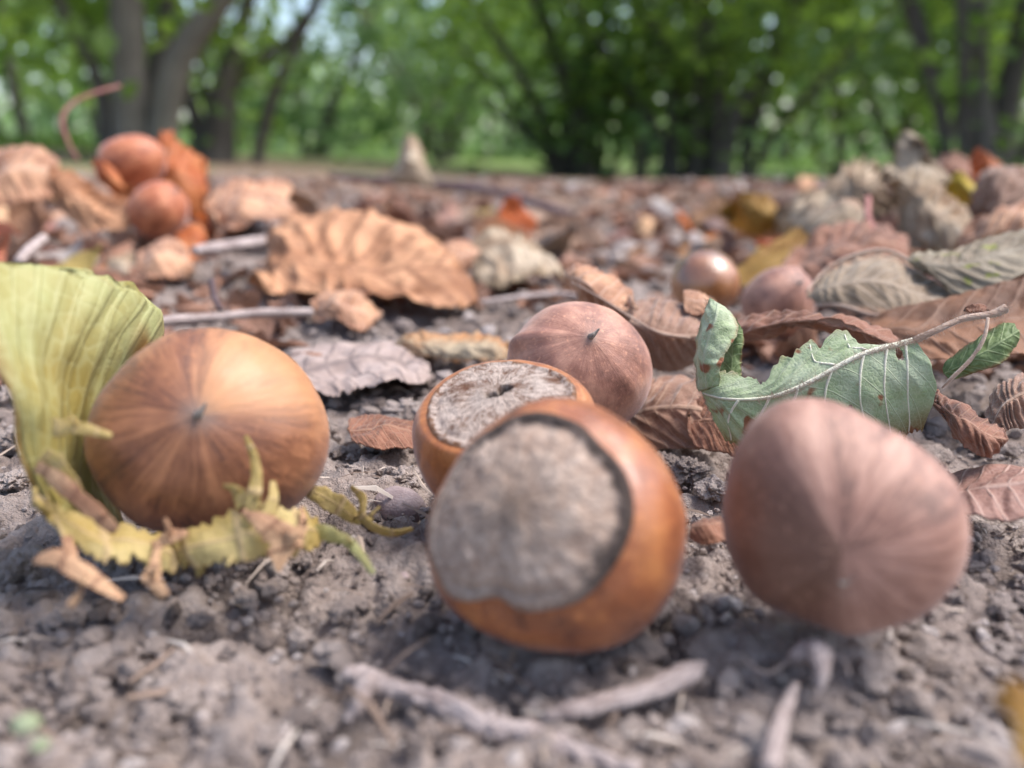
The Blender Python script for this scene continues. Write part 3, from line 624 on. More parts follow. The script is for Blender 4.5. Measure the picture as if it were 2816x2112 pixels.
# ---- rolled brown leaf behind the nuts
def brown_rolled():
    base = P(650, 370, 124)
    t = thing('dry_leaf', 'rolled pinkish brown dry leaf behind the rose brown hazelnut', 'leaf', base)
    sheet('blade', [[(562, 272, 138), (565, 277, 136), (571, 284, 137)], [(583, 264, 136), (583, 281, 128), (581, 304, 132)], [(613, 275, 134), (606, 299, 124), (602, 325, 129)],
                    [(640, 291, 132), (634, 312, 122.5), (631, 342, 127)]], M['tan'], t, base, nu=120, nv=70, rag=.16, freq=12, serr=.05, nser=14, rnd=6, seed=21, vein=(5, 1.2, .0012), crk=(.0016, 110))
    sheet('folded_half', [[(634, 300, 128), (630, 322, 121), (634, 346, 124)], [(655, 300, 128), (652, 330, 119), (652, 370, 124)], [(678, 306, 128), (676, 335, 119), (676, 374, 124)], [(706, 314, 128), (708, 336, 121), (700, 364, 125)]],
          M['brown'], t, base, nu=110, nv=80, rag=.10, freq=9, serr=.04, nser=12, rnd=7, seed=22, vein=(6, 1.4, .001), crk=(.0011, 130))
    sheet('flap', [[(682, 288, 127), (684, 298, 125), (684, 316, 124)], [(698, 290, 128), (700, 302, 125), (702, 318, 124)], [(716, 296, 130), (718, 306, 127), (722, 318, 126)]], M['tan'], t, base, nu=40, nv=30, rag=.25, freq=7, rnd=6, seed=23, crk=(.0008, 250))
    tube('midrib', PT([(572, 282, 128), (604, 300, 123.4), (632, 318, 121), (660, 333, 118.4), (690, 338, 119)]), [.0001, .00016, .0002, .00022, .00025], M['petiole'], t, base, seg=8, n=40)
brown_rolled()
leaf_thing('dry_leaf', 'dark brown veined leaf lying between the rose brown nut and the green leaf', 'leaf',
           [[(624, 385, 117), (622, 415, 114), (628, 450, 109)], [(655, 374, 116), (655, 410, 110), (660, 449, 107)], [(686, 373, 115), (694, 410, 107), (702, 450, 105)], [(703, 384, 113), (724, 418, 107), (742, 449, 104)]],
           M['brown'], nu=120, nv=80, rag=.05, freq=6, rnd=6, seed=25, vein=(5, 2.0, .0014), crk=(.0009, 150))
leaf_thing('dry_leaf', 'thin dark red brown leaf rolled lengthwise behind the bitten green edge', 'leaf', ribbon_ctrl([(722, 345, 119), (752, 330, 116), (790, 322, 114), (830, 322, 112), (868, 334, 111), (905, 352, 112)], [26, 30, 26, 26, 24, 12], back=5),
           M['redbrown'], nu=110, nv=40, rag=.3, freq=14, serr=.1, nser=20, rnd=6, seed=26, crk=(.0014, 200))
leaf_thing('dry_leaf', 'dusky brown leaf scrap under the green leaf beside the mauve nut', 'leaf', [[(690, 395, 108), (688, 418, 106), (690, 450, 103)], [(712, 392, 107), (716, 420, 104), (722, 455, 101)], [(735, 400, 105), (742, 430, 102), (752, 462, 100)]],
           M['redbrown'], nu=60, nv=40, rag=.1, rnd=5, seed=27, crk=(.0008, 200))

# ---- large tan leaf mid left
def tan_leaf():
    base = P(370, 305, 195)
    t = thing('dry_leaf', 'big crinkled tan leaf arched over the soil behind the left nut', 'leaf', base)
    sheet('blade', [[(262, 283, 226), (260, 285, 216), (258, 286, 209), (262, 288, 204)], [(281, 231, 241), (282, 247, 225), (279, 265, 210), (284, 285, 202)], [(328, 213, 246), (325, 236, 222), (326, 259, 205), (328, 285, 197)],
                    [(380, 217, 246), (375, 240, 220), (378, 270, 202), (386, 303, 192)], [(428, 230, 240), (430, 252, 218), (434, 282, 201), (430, 311, 190)], [(447, 248, 231), (462, 270, 216), (476, 290, 206), (470, 316, 196)]],
          M['peach'], t, base, nu=190, nv=90, rag=.10, freq=16, serr=.05, nser=18, rnd=9, seed=31, vein=(7, .12, .004), crk=(.0062, 40), end=.08, thick=.0003)
    sheet('curled_lobe', [[(326, 292, 198), (312, 306, 190), (307, 324, 186)], [(341, 289, 197), (338, 300, 184), (333, 318, 182)], [(358, 290, 198), (364, 306, 185), (360, 333, 180)], [(372, 297, 200), (379, 315, 190), (375, 328, 187)]],
          M['tan'], t, base, nu=70, nv=40, rag=.15, freq=8, rnd=6, seed=32, vein=(5, .5, .0022), crk=(.002, 150), thick=.0003)
    sheet('side_flap', [[(436, 246, 236), (440, 256, 228), (446, 268, 224)], [(455, 238, 236), (456, 255, 224), (457, 273, 220)], [(476, 242, 238), (480, 252, 230), (470, 268, 226)]], M['tan'], t, base, nu=50, nv=40, rag=.12, rnd=6, seed=33, crk=(.002, 150), vein=(5, .8, .0015), thick=.0003)
tan_leaf()
leaf_thing('dry_leaf', 'small curled orange and grey leaf scrap behind the two centre nuts', 'leaf', [[(393, 343, 151), (396, 346, 148), (399, 350, 147)], [(418, 330, 150), (417, 344, 143), (420, 357, 142)], [(450, 333, 150), (450, 346, 140), (448, 364, 139)], [(490, 330, 150), (490, 345, 140), (488, 364, 138)], [(508, 340, 150), (511, 350, 144), (509, 364, 140)]],
           leaf_mat('leaf_orange_grey', sr(176, 122, 76), sr(166, 150, 126), sr(190, 170, 140), nv=7, trans=.2, ctr=(.5, .2, .03), nscale=60, edge=sr(196, 128, 70)), nu=90, nv=50, rag=.28, freq=14, serr=.12, nser=13, rnd=6, seed=35, vein=(8, .5, .0016), crk=(.001, 200))
# ---- right side leaves
def olive_leaf():
    base = P(900, 315, 146)
    t = thing('dry_leaf', 'long olive brown leaf bent like a roof at the right, beside the small mauve nut', 'leaf', base)
    sheet('blade', [[(806, 293, 151), (808, 297, 149), (813, 304, 148)], [(834, 266, 156), (829, 286, 147), (832, 307, 145)], [(883, 251, 158), (880, 282, 147), (880, 315, 143)], [(926, 272, 156), (926, 296, 147), (926, 316, 143)], [(957, 293, 152), (958, 304, 148), (957, 315, 145)]],
          M['olive'], t, base, nu=110, nv=70, rag=.04, freq=8, rnd=8, seed=41, vein=(12, .2, .0011), crk=(.001, 120))
    sheet('twisted_end', [[(903, 257, 158), (922, 268, 152), (950, 293, 148)], [(945, 252, 160), (960, 266, 152), (986, 297, 148)], [(985, 238, 164), (996, 256, 155), (1012, 281, 150)], [(1030, 229, 168), (1038, 245, 160), (1046, 266, 155)]],
          M['lavender'], t, base, nu=100, nv=60, rag=.07, freq=9, rnd=8, seed=42, vein=(7, 1., .001), crk=(.001, 130))
    tube('curled_margin', PT([(806, 292, 150), (834, 264, 155), (883, 250, 157), (926, 271, 155), (957, 293, 151)]), [.0002, .00028, .00032, .0003, .0002], M['petiole'], t, base, seg=8, n=50)
    tube('lower_margin', PT([(814, 305, 147), (842, 306, 144.5), (872, 315, 143), (905, 317, 142.6), (935, 314, 143)]), [.0002, .0003, .00036, .0003, .0002], M['petiole'], t, base, seg=8, n=50)
olive_leaf()
leaf_thing('dry_leaf', 'broad rusty brown leaf under the olive leaf at the right edge', 'leaf', [[(862, 318, 142), (872, 336, 133), (880, 362, 127)], [(930, 302, 143), (936, 328, 131), (944, 360, 124)], [(985, 290, 146), (992, 318, 134), (1002, 358, 124)], [(1034, 272, 150), (1044, 310, 138), (1052, 355, 128)]],
           leaf_mat('leaf_rusty', sr(96, 66, 48), sr(136, 94, 66), sr(130, 98, 78), nv=6, trans=.2, ctr=(.6, .2, .03), nscale=90), nu=80, nv=60, rag=.08, rnd=7, seed=43, vein=(6, 1, .001), crk=(.0018, 100))
leaf_thing('dry_leaf', 'torn brown leaf with amber inside, right of the green leaf tip', 'leaf', [[(933, 384, 105), (936, 403, 101), (945, 430, 100)], [(951, 398, 104), (956, 416, 98), (966, 450, 97)], [(976, 413, 104), (983, 430, 97), (986, 460, 97)], [(1005, 426, 103), (1008, 440, 99), (1000, 458, 99)]],
           M['redbrown'], nu=80, nv=60, rag=.14, freq=10, serr=.05, rnd=6, seed=44, vein=(6, .8, .001), crk=(.0012, 170))
leaf_thing('dry_leaf', 'ribbed grey tan leaf at the right edge, level with the mauve nut top', 'leaf', [[(984, 416, 109), (990, 426, 105), (1000, 438, 104)], [(998, 384, 111), (1004, 401, 105), (1012, 430, 104)], [(1019, 371, 113), (1026, 391, 106), (1036, 430, 105)], [(1042, 369, 113), (1050, 392, 108), (1056, 430, 107)]],
           M['brown'], nu=80, nv=50, rag=.1, serr=.04, rnd=7, seed=45, vein=(9, .3, .0014), crk=(.0008, 200))
leaf_thing('dry_leaf', 'flat speckled brown leaf on the soil right of the mauve nut', 'leaf', [[(938, 476, 100), (940, 494, 94), (944, 514, 88)], [(990, 465, 100), (990, 488, 91), (985, 519, 86)], [(1044, 460, 100), (1046, 485, 92), (1048, 518, 87)]],
           leaf_mat('leaf_speckled', sr(128, 92, 80), sr(150, 112, 98), sr(180, 150, 136), nv=5, trans=.08, nscale=500), nu=80, nv=50, rag=.06, rnd=7, seed=46, vein=(5, .6, .0006), crk=(.0009, 160))
leaf_thing('dry_leaf', 'tiny amber leaf scrap on the soil between the front nut and the mauve nut', 'leaf', [[(690, 520, 80), (692, 530, 78), (694, 545, 77)], [(706, 512, 80), (708, 528, 77), (710, 548, 76)], [(722, 508, 81), (724, 524, 78), (728, 545, 77)]], M['redbrown'], nu=40, nv=30, rag=.2, rnd=5, seed=47, crk=(.0008, 260))
leaf_thing('dry_leaf', 'dark brown leaf scrap left of the nut with the small hole', 'leaf', [[(345, 418, 108), (348, 430, 104), (352, 448, 101)], [(380, 414, 109), (382, 430, 103), (384, 452, 99)], [(418, 418, 107), (420, 432, 102), (420, 450, 99)]], M['redbrown'], nu=50, nv=40, rag=.2, rnd=5, seed=48, crk=(.0012, 200))
leaf_thing('dry_leaf', 'grey rotted leaf flake pressed into the soil behind the left nut', 'leaf', [[(282, 350, 150), (296, 372, 134), (318, 402, 122)], [(325, 344, 154), (340, 366, 137), (352, 400, 122)], [(385, 342, 155), (392, 362, 139), (396, 396, 122)], [(425, 356, 150), (430, 372, 136), (430, 396, 124)]],
           leaf_mat('leaf_rotted_grey', sr(142, 124, 116), sr(168, 150, 142), sr(110, 96, 92), nv=6, trans=0, rough=.85, nscale=350), nu=90, nv=60, rag=.25, freq=12, rnd=5, seed=49, vein=(5, .8, .0008), crk=(.0022, 110))
# ---- whitish crumpled leaf, back right
def whitish_leaf():
    base = P(900, 250, 265)
    t = thing('dry_leaf', 'tall crumpled whitish leaf heap standing against the trees at the right', 'leaf', base)
    sheet('left_lobe', [[(796, 216, 292), (812, 230, 278), (836, 246, 268)], [(838, 166, 292), (848, 194, 270), (862, 224, 264)], [(862, 156, 296), (868, 182, 272), (878, 218, 266)], [(884, 162, 300), (886, 186, 284), (888, 212, 280)]], M['whitish'], t, base, nu=80, nv=60, rag=.06, rnd=12, seed=51, vein=(6, .9, .009), crk=(.0035, 60), thick=.0003)
    sheet('right_lobe', [[(876, 162, 294), (890, 180, 288), (897, 196, 292)], [(902, 166, 286), (914, 198, 266), (902, 242, 272)], [(930, 178, 284), (938, 212, 260), (926, 252, 260)], [(950, 192, 286), (958, 224, 264), (942, 258, 258)], [(962, 210, 289), (965, 236, 272), (950, 260, 266)]], M['whitish'], t, base, nu=90, nv=70, rag=.06, rnd=12, seed=52, vein=(7, .9, .009), crk=(.0035, 60), thick=.0003)
    sheet('peak', [[(880, 190, 312), (898, 180, 302), (916, 190, 298)], [(892, 148, 314), (912, 158, 302), (934, 186, 298)], [(906, 132, 316), (920, 146, 306), (946, 188, 304)]], M['whitish'], t, base, nu=50, nv=40, rag=.08, rnd=9, seed=53, crk=(.005, 60), thick=.0003)
whitish_leaf()
leaf_thing('dry_leaf', 'grey brown arched leaf in front of the whitish heap, above the long olive leaf', 'leaf', [[(792, 250, 262), (800, 232, 250), (815, 214, 254)], [(820, 258, 250), (828, 232, 236), (842, 206, 246)], [(850, 256, 246), (858, 230, 236), (868, 206, 246)]], M['olive'], nu=60, nv=40, rag=.12, rnd=6, seed=91, crk=(.004, 60), vein=(5, .8, .003))
leaf_thing('dry_leaf', 'tan brown leaf curling over the long olive leaf at the right edge', 'leaf', [[(948, 262, 225), (956, 244, 216), (968, 226, 222)], [(980, 258, 218), (988, 236, 208), (996, 216, 216)], [(1012, 246, 222), (1018, 228, 212), (1022, 208, 220)], [(1036, 240, 228), (1040, 224, 220), (1044, 206, 226)]], M['tan'], nu=60, nv=40, rag=.14, rnd=6, seed=92, crk=(.004, 60), vein=(6, .8, .003))
leaf_thing('dry_leaf', 'big brown leaf curled upright behind the tan leaf at the right edge', 'leaf', [[(966, 236, 300), (970, 206, 288), (982, 176, 296)], [(988, 240, 288), (994, 204, 272), (1000, 166, 286)], [(1010, 238, 290), (1018, 204, 276), (1018, 170, 290)], [(1034, 232, 300), (1042, 206, 290), (1036, 182, 300)]], M['brown'], nu=70, nv=50, rag=.12, rnd=8, seed=94, crk=(.005, 55), vein=(6, .8, .005))
leaf_thing('dry_leaf', 'grey tan leaf with a raised lip left of the whitish heap', 'leaf', [[(770, 232, 300), (778, 214, 292), (794, 196, 298)], [(796, 240, 286), (806, 214, 274), (820, 186, 286)], [(826, 240, 282), (836, 212, 272), (846, 182, 286)]], M['whitish'], nu=60, nv=40, rag=.12, rnd=8, seed=95, crk=(.005, 55), vein=(5, .8, .005))
leaf_thing('dry_leaf', 'dull rust leaf standing behind the yellow leaf at the right', 'leaf', [[(928, 200, 345), (932, 178, 338), (940, 158, 344)], [(946, 204, 338), (950, 180, 330), (954, 154, 338)], [(966, 206, 342), (970, 184, 334), (968, 164, 342)]], M['redbrown'], nu=50, nv=40, rag=.2, rnd=5, seed=93, crk=(.005, 55), vein=(5, .8, .003))
leaf_thing('dry_leaf', 'dark reddish brown leaf shaded under the whitish leaf heap', 'leaf', [[(774, 262, 216), (785, 274, 206), (796, 288, 200)], [(820, 232, 226), (826, 252, 208), (832, 272, 200)], [(870, 222, 231), (872, 246, 212), (872, 264, 205)], [(908, 235, 231), (908, 252, 215), (908, 264, 210)]], M['redbrown'], nu=70, nv=50, rag=.12, rnd=6, seed=54, vein=(7, .6, .003), crk=(.003, 80))
leaf_thing('dry_leaf', 'narrow ochre leaf slanting up behind the small mauve nut', 'leaf', [[(726, 272, 225), (732, 280, 220), (740, 288, 216)], [(770, 246, 235), (776, 256, 228), (784, 268, 224)], [(812, 216, 250), (818, 226, 242), (826, 238, 238)]], M['ochre'], nu=60, nv=30, rag=.15, rnd=4, seed=55, crk=(.002, 100))
leaf_thing('dry_leaf', 'upright ochre and green leaf in front of the grassy gap', 'leaf', [[(722, 232, 300), (726, 212, 296), (735, 188, 298)], [(745, 236, 296), (750, 212, 288), (756, 190, 294)], [(768, 236, 298), (772, 215, 290), (772, 192, 296)], [(790, 238, 306), (788, 222, 298), (782, 204, 302)]], M['ochre'], nu=60, nv=40, rag=.15, rnd=6, seed=56, crk=(.004, 60), vein=(6, .8, .002))
leaf_thing('dry_leaf', 'upright orange red leaf with pointed top at the right edge', 'leaf', [[(968, 182, 330), (970, 160, 326), (974, 142, 330)], [(985, 196, 326), (988, 170, 318), (990, 148, 324)], [(1004, 200, 326), (1006, 178, 318), (1006, 160, 324)], [(1030, 200, 332), (1032, 185, 324), (1028, 172, 330)]], M['orange'], nu=60, nv=40, rag=.3, serr=.12, nser=7, rnd=5, seed=57, crk=(.005, 55), vein=(6, .8, .002))
leaf_thing('dry_leaf', 'yellow leaf just left of the pointed orange red leaf', 'leaf', [[(944, 206, 322), (946, 186, 318), (952, 168, 320)], [(958, 214, 318), (962, 190, 310), (964, 170, 316)], [(980, 226, 318), (984, 205, 308), (980, 182, 316)]], leaf_mat('leaf_yellow', sr(196, 170, 50), sr(214, 190, 90), sr(180, 150, 60), trans=.35, nscale=90), nu=50, nv=40, rag=.15, rnd=5, seed=58, crk=(.004, 60))
leaf_thing('dry_leaf', 'golden leaf lying below the pointed orange red leaf', 'leaf', [[(962, 226, 300), (970, 236, 286), (982, 250, 276)], [(995, 210, 305), (1000, 226, 288), (1008, 244, 276)], [(1030, 205, 310), (1036, 222, 292), (1044, 238, 280)]], M['ochre'], nu=50, nv=40, rag=.15, rnd=5, seed=59, crk=(.005, 60))
# ---- left cluster
leaf_thing('dry_leaf', 'upright translucent orange leaf with jagged top behind the left nut pair', 'leaf', [[(146, 146, 322), (150, 178, 318), (156, 220, 315)], [(164, 127, 324), (168, 170, 314), (172, 222, 312)], [(187, 140, 327), (189, 180, 314), (190, 220, 312)], [(209, 154, 332), (208, 186, 320), (206, 218, 316)]], M['orange'], nu=90, nv=60, rag=.12, freq=9, serr=.12, nser=6, rnd=9, seed=61, vein=(6, .8, .002), crk=(.003, 60), end=.22)
leaf_thing('husk_bract', 'orange bract cupping the upper nut of the left pair', 'husk', [[(92, 158, 304), (98, 178, 294), (112, 200, 292)], [(104, 160, 296), (112, 180, 288), (128, 200, 288)], [(120, 174, 292), (132, 190, 287), (146, 200, 290)]], M['orange'], nu=50, nv=40, rag=.15, rnd=5, seed=62, crk=(.003, 80))
leaf_thing('dry_leaf', 'curved peach coloured leaf leaning left of the blurred nut pair', 'leaf', [[(44, 158, 302), (48, 180, 296), (54, 210, 295)], [(75, 176, 302), (76, 197, 290), (80, 230, 288)], [(106, 197, 300), (106, 212, 286), (110, 232, 284)], [(140, 184, 300), (140, 206, 288), (134, 232, 286)]], M['peach'], nu=80, nv=50, rag=.15, rnd=6, seed=63, vein=(6, .8, .003), crk=(.004, 60))
leaf_thing('dry_leaf', 'curled tan leaf lobe below the lower nut of the left pair', 'leaf', [[(136, 248, 262), (138, 262, 252), (142, 284, 244)], [(158, 240, 264), (162, 260, 248), (164, 286, 242)], [(180, 242, 266), (188, 262, 252), (188, 284, 246)]], M['tan'], nu=50, nv=40, rag=.15, rnd=5, seed=64, crk=(.004, 70), vein=(5, .8, .002))
leaf_thing('dry_leaf', 'pale grey green leaf scrap left of the curled tan lobe', 'leaf', [[(102, 250, 268), (106, 264, 256), (112, 286, 246)], [(120, 244, 268), (124, 262, 252), (128, 288, 245)], [(136, 246, 266), (140, 262, 254), (142, 284, 247)]], M['whitish'], nu=40, nv=30, rag=.2, rnd=5, seed=65, crk=(.004, 70))
leaf_thing('dry_leaf', 'coral red leaf scrap right under the lower nut of the left pair', 'leaf', [[(170, 232, 276), (180, 244, 266), (186, 264, 258)], [(188, 222, 282), (196, 236, 270), (198, 260, 262)], [(200, 224, 286), (206, 238, 276), (204, 256, 268)]], M['orange'], nu=40, nv=30, rag=.2, rnd=5, seed=66, crk=(.003, 80))
leaf_thing('dry_leaf', 'tan folded leaf between the orange leaf and the big crinkled leaf', 'leaf', [[(204, 192, 330), (206, 212, 312), (212, 238, 296)], [(230, 184, 332), (236, 206, 308), (246, 236, 292)], [(262, 180, 336), (270, 204, 312), (282, 234, 292)], [(294, 176, 342), (300, 200, 320), (304, 226, 306)]], M['tan'], nu=80, nv=50, rag=.12, rnd=6, seed=67, vein=(5, .8, .002), crk=(.008, 36))
leaf_thing('dry_leaf', 'brownish tan leaf at the far left edge beside a tall stem', 'leaf', [[(-20, 146, 330), (-18, 172, 318), (-12, 202, 308)], [(20, 143, 332), (22, 172, 314), (26, 200, 306)], [(56, 150, 334), (58, 174, 318), (58, 200, 310)]], M['tan'], nu=60, nv=40, rag=.15, rnd=6, seed=68, vein=(5, .8, .002), crk=(.008, 36))
leaf_thing('dry_leaf', 'pale tent shaped leaf standing in front of the middle trees', 'leaf', [[(392, 178, 420), (400, 160, 418), (406, 136, 420)], [(402, 184, 414), (408, 162, 408), (410, 134, 418)], [(416, 186, 412), (416, 164, 410), (413, 136, 420)], [(434, 190, 420), (426, 168, 416), (416, 138, 422)]], M['whitish'], nu=50, nv=40, rag=.1, rnd=0, seed=69, crk=(.003, 60))
# grey leaf lump right of the big leaf
leaf_thing('dry_leaf', 'grey folded leaf lump just right of the big crinkled tan leaf', 'leaf', [[(466, 240, 262), (470, 262, 240), (476, 290, 224)], [(496, 226, 270), (502, 252, 240), (508, 290, 222)], [(524, 236, 266), (530, 258, 240), (534, 286, 226)], [(546, 250, 258), (552, 266, 242), (550, 286, 230)]], M['whitish'], nu=70, nv=50, rag=.1, rnd=6, seed=70, vein=(4, .8, .004), crk=(.006, 55))

# ---- husk of the left nut
def husk():
    base = P(120, 560, 74)
    t = thing('nut_husk', 'open yellow green husk with frilly dried bracts around the left nut', 'husk', base)
    sheet('bract', [[(-46, 254, 78), (18, 263, 80), (85, 283, 84), (140, 303, 90), (157, 338, 94)], [(-40, 300, 74), (18, 310, 76), (74, 322, 80), (120, 336, 86), (150, 362, 93)], [(-18, 350, 72), (22, 355, 74), (64, 366, 78), (102, 386, 85), (132, 402, 92)],
                    [(8, 400, 72), (32, 405, 73), (62, 416, 77), (92, 432, 84), (120, 444, 92)], [(16, 450, 73), (38, 456, 74), (62, 468, 77), (92, 484, 83), (124, 496, 90)], [(42, 506, 75), (62, 516, 75), (84, 530, 77), (114, 544, 81), (146, 552, 86)]],
          M['husk'], t, base, nu=110, nv=110, rag=.03, freq=5, rnd=9, seed=71, vein=(0, 0, 0), crk=(.0024, 38), thick=.00022, end=.03, ribs=(13, .0002))
    def fr(pts, wd, mat, seed, back=.12):
        p = np.array(pts, float); r_ = np.random.default_rng(seed+300)
        sheet('fringe', ribbon_ctrl(p, np.array(wd)*1.15, back=back, tilt=r_.uniform(-.5, .5)), M[mat], t, base, nu=56, nv=14, rag=.5, freq=9, rnd=0, seed=seed, vein=(0, 0, 0), crk=(.0005, 200), thick=.00008, end=.0)
        # torn side tooth
        k = len(p)//2; q0 = p[k]; dr = r_.uniform(-1, 1, 2)*[14, 10]; q1 = q0+[dr[0]*.6, dr[1]*.6-4, -.4]; q2 = q0+[dr[0]*1.3, dr[1]*1.2-9, -.6]
        sheet('tooth', ribbon_ctrl([q0, q1, q2], [wd[k]*.6, wd[k]*.38, 1.2], back=.1), M[mat], t, base, nu=20, nv=8, rag=.3, freq=6, rnd=0, seed=seed+40, vein=(0, 0, 0), crk=(.0003, 300), thick=.00012, end=0)
    fr([(55, 428, 71), (80, 428, 70), (112, 437, 69)], [20, 14, 4], 'husk_mid', 1)
    fr([(40, 466, 73), (66, 486, 71), (96, 512, 69.5), (118, 530, 69)], [12, 20, 18, 9], 'husk_dry', 2)
    fr([(45, 455, 73), (62, 470, 72), (82, 500, 71.5)], [20, 26, 14], 'husk_mid', 14)
    fr([(34, 562, 70), (58, 560, 68.5), (88, 578, 66.5), (122, 602, 65.5)], [8, 18, 18, 6], 'husk_dry', 3)
    fr([(66, 530, 71), (70, 552, 69), (82, 585, 67), (70, 606, 67)], [14, 16, 9, 4], 'husk_dry', 4)
    fr([(158, 540, 70), (156, 556, 68), (150, 576, 66.5), (166, 596, 66)], [10, 13, 24, 10], 'husk_dry', 5)
    fr([(150, 545, 70), (172, 536, 69), (188, 534, 68.5)], [12, 16, 6], 'husk_dry', 6)
    sheet('cup', [[(170, 530, 73), (178, 552, 71), (196, 570, 70)], [(205, 522, 71), (212, 545, 68.5), (222, 566, 68.5)], [(245, 506, 70), (250, 536, 67.6), (254, 564, 68)], [(285, 500, 71), (292, 532, 68.5), (296, 560, 69)], [(316, 508, 74), (320, 532, 72), (322, 552, 72)]], M['husk_mid'], t, base, nu=120, nv=40, rag=.5, freq=16, serr=.35, nser=11, rnd=7, seed=75, crk=(.0009, 200), vein=(0, 0, 0), thick=.0004)
    sheet('cup', [[(22, 470, 74), (34, 500, 72), (48, 535, 71)], [(60, 490, 73), (74, 520, 71), (84, 556, 69.5)], [(110, 510, 73), (118, 540, 71), (122, 572, 69)], [(165, 528, 73), (170, 552, 71), (172, 580, 69)], [(205, 534, 72), (206, 556, 70), (206, 576, 69)]], M['husk_mid'], t, base, nu=130, nv=40, rag=.6, freq=20, serr=.4, nser=12, rnd=7, seed=76, crk=(.0016, 160), vein=(0, 0, 0), thick=.0003)
    fr([(246, 436, 68.5), (256, 462, 67.6), (254, 500, 67), (240, 540, 67.4), (226, 566, 67)], [4, 10, 14, 12, 4], 'husk_mid', 7)
    fr([(222, 486, 69), (236, 490, 68.4), (244, 506, 68)], [5, 14, 22], 'husk_mid', 8)
    fr([(272, 482, 69), (272, 502, 68), (262, 530, 67.5)], [5, 12, 20], 'husk_mid', 9)
    fr([(242, 511, 66.6), (262, 522, 66), (284, 540, 66), (277, 572, 66)], [7, 22, 42, 8], 'husk_dry', 10)
    fr([(302, 506, 69), (304, 524, 68), (294, 546, 67.4)], [4, 10, 16], 'husk_dry', 11)
    fr([(300, 532, 72), (328, 534, 70), (352, 545, 68.5), (374, 574, 67)], [18, 18, 12, 5], 'husk', 12)
    fr([(306, 488, 79), (330, 500, 77), (356, 518, 75), (372, 520, 74)], [14, 24, 16, 5], 'husk_mid', 13)
    fr([(352, 486, 76), (364, 498, 75), (366, 520, 74.5), (390, 530, 74), (412, 526, 74)], [4, 8, 8, 6, 2], 'husk_mid', 15)
husk()

# ------------------------------------------------------------------ twigs and stems
def twig(label, pts, wpx, mat, cat='twig', name='twig', **k):
    a = np.array(pts, float); c = PT(pts); base = c.mean(0)
    rad = [pxr(w_, d) for w_, d in zip(wpx, a[:, 2])]
    return tag(tube(name, c, rad, mat, None, base, **k), label, cat)
def forked():
    base = P(450, 705, 60)
    t = thing('twig', 'pale knobbly forked twig across the bottom of the soil', 'twig', base)
    tube('stem', PT([(345, 672, 62.5), (368, 682, 62), (398, 690, 61.2), (440, 703, 60.3), (487, 726, 58.8), (535, 735, 58.1), (580, 754, 56.8), (640, 772, 55.8)]), [pxr(w_, 59) for w_ in (14, 25, 19, 22, 24, 20, 19, 15)], M['twig'], t, base, seg=20, n=120, rough=.55, seed=2)
    tube('stub', PT([(366, 682, 60.8), (360, 702, 60), (346, 722, 59.5)]), [pxr(w_, 60) for w_ in (20, 15, 8)], M['twig'], t, base, seg=12, n=24, rough=.3, seed=3)
forked()
twig('flat lilac grey piece of bark below the front centre nut', [(545, 716, 58.6), (572, 710, 58.8), (606, 703, 59.4), (650, 690, 60.3), (686, 674, 61.6), (704, 664, 62.5)], [10, 22, 24, 25, 24, 10], M['twig'], cat='bark piece', name='bark_piece', seg=14, n=60, rough=.28, seed=4, flat=.7)
twig('small white splinter standing at the bottom below the mauve nut', [(796, 684, 60.4), (788, 704, 59.4), (778, 730, 57.4), (770, 775, 54.6)], [6, 13, 17, 22], M['twig'], cat='splinter', name='wood_splinter', seg=12, n=40, rough=.2, seed=5)
twig('straight grey twig lying between the left nut and the big crinkled leaf', [(140, 324, 152), (175, 320, 156), (220, 317, 160), (262, 313, 164), (312, 312, 168)], [8, 10, 9, 9, 8], M['twig'], seg=10, n=50, rough=.15, seed=6)
twig('short dark twig standing above the straight grey twig', [(221, 310, 160), (214, 296, 162), (212, 280, 164)], [5, 6, 6], M['twig_dark'], seg=8, n=20, rough=.2, seed=7)
twig('grey bark strip left of the big crinkled leaf', [(194, 251, 240), (220, 248, 243), (255, 243, 248), (292, 237, 254)], [16, 20, 20, 14], M['twig'], cat='bark piece', name='bark_piece', seg=10, n=40, rough=.2, seed=8, flat=.6)
twig('tall pale dead stem bending right above the left leaves', [(78, 160, 330), (68, 142, 330), (62, 120, 332), (72, 104, 334), (92, 94, 336), (120, 86, 340)], [3, 3, 4, 3.5, 3, 3], M['stem_red'], cat='dead stalk', name='dead_stalk', seg=8, n=40)
twig('long dark fallen branch crossing the ground behind the big crinkled leaf', [(330, 175, 620), (400, 181, 600), (460, 186, 590), (510, 196, 560), (570, 214, 520)], [6, 8, 9, 9, 8], M['twig_dark'], cat='branch', name='fallen_branch', seg=8, n=50, rough=.2)
twig('thin reddish stalk curving in front of the whitish leaf heap', [(868, 198, 235), (868, 216, 228), (876, 236, 222), (892, 250, 218), (904, 256, 216)], [6, 6, 6, 5, 4], M['stem_red'], cat='stalk', name='leaf_stalk', seg=8, n=40)
twig('pale lilac stick at the left above the yellow green husk', [(18, 262, 200), (30, 250, 212), (44, 238, 224)], [8, 10, 8], M['twig'], cat='stick', name='stick', seg=8, n=20)
twig('faint grey root lying behind the rose brown hazelnut', [(480, 302, 200), (520, 297, 206), (560, 294, 210), (600, 300, 204)], [6, 9, 9, 5], M['twig'], cat='root', name='root', seg=8, n=40, rough=.2, flat=.6)
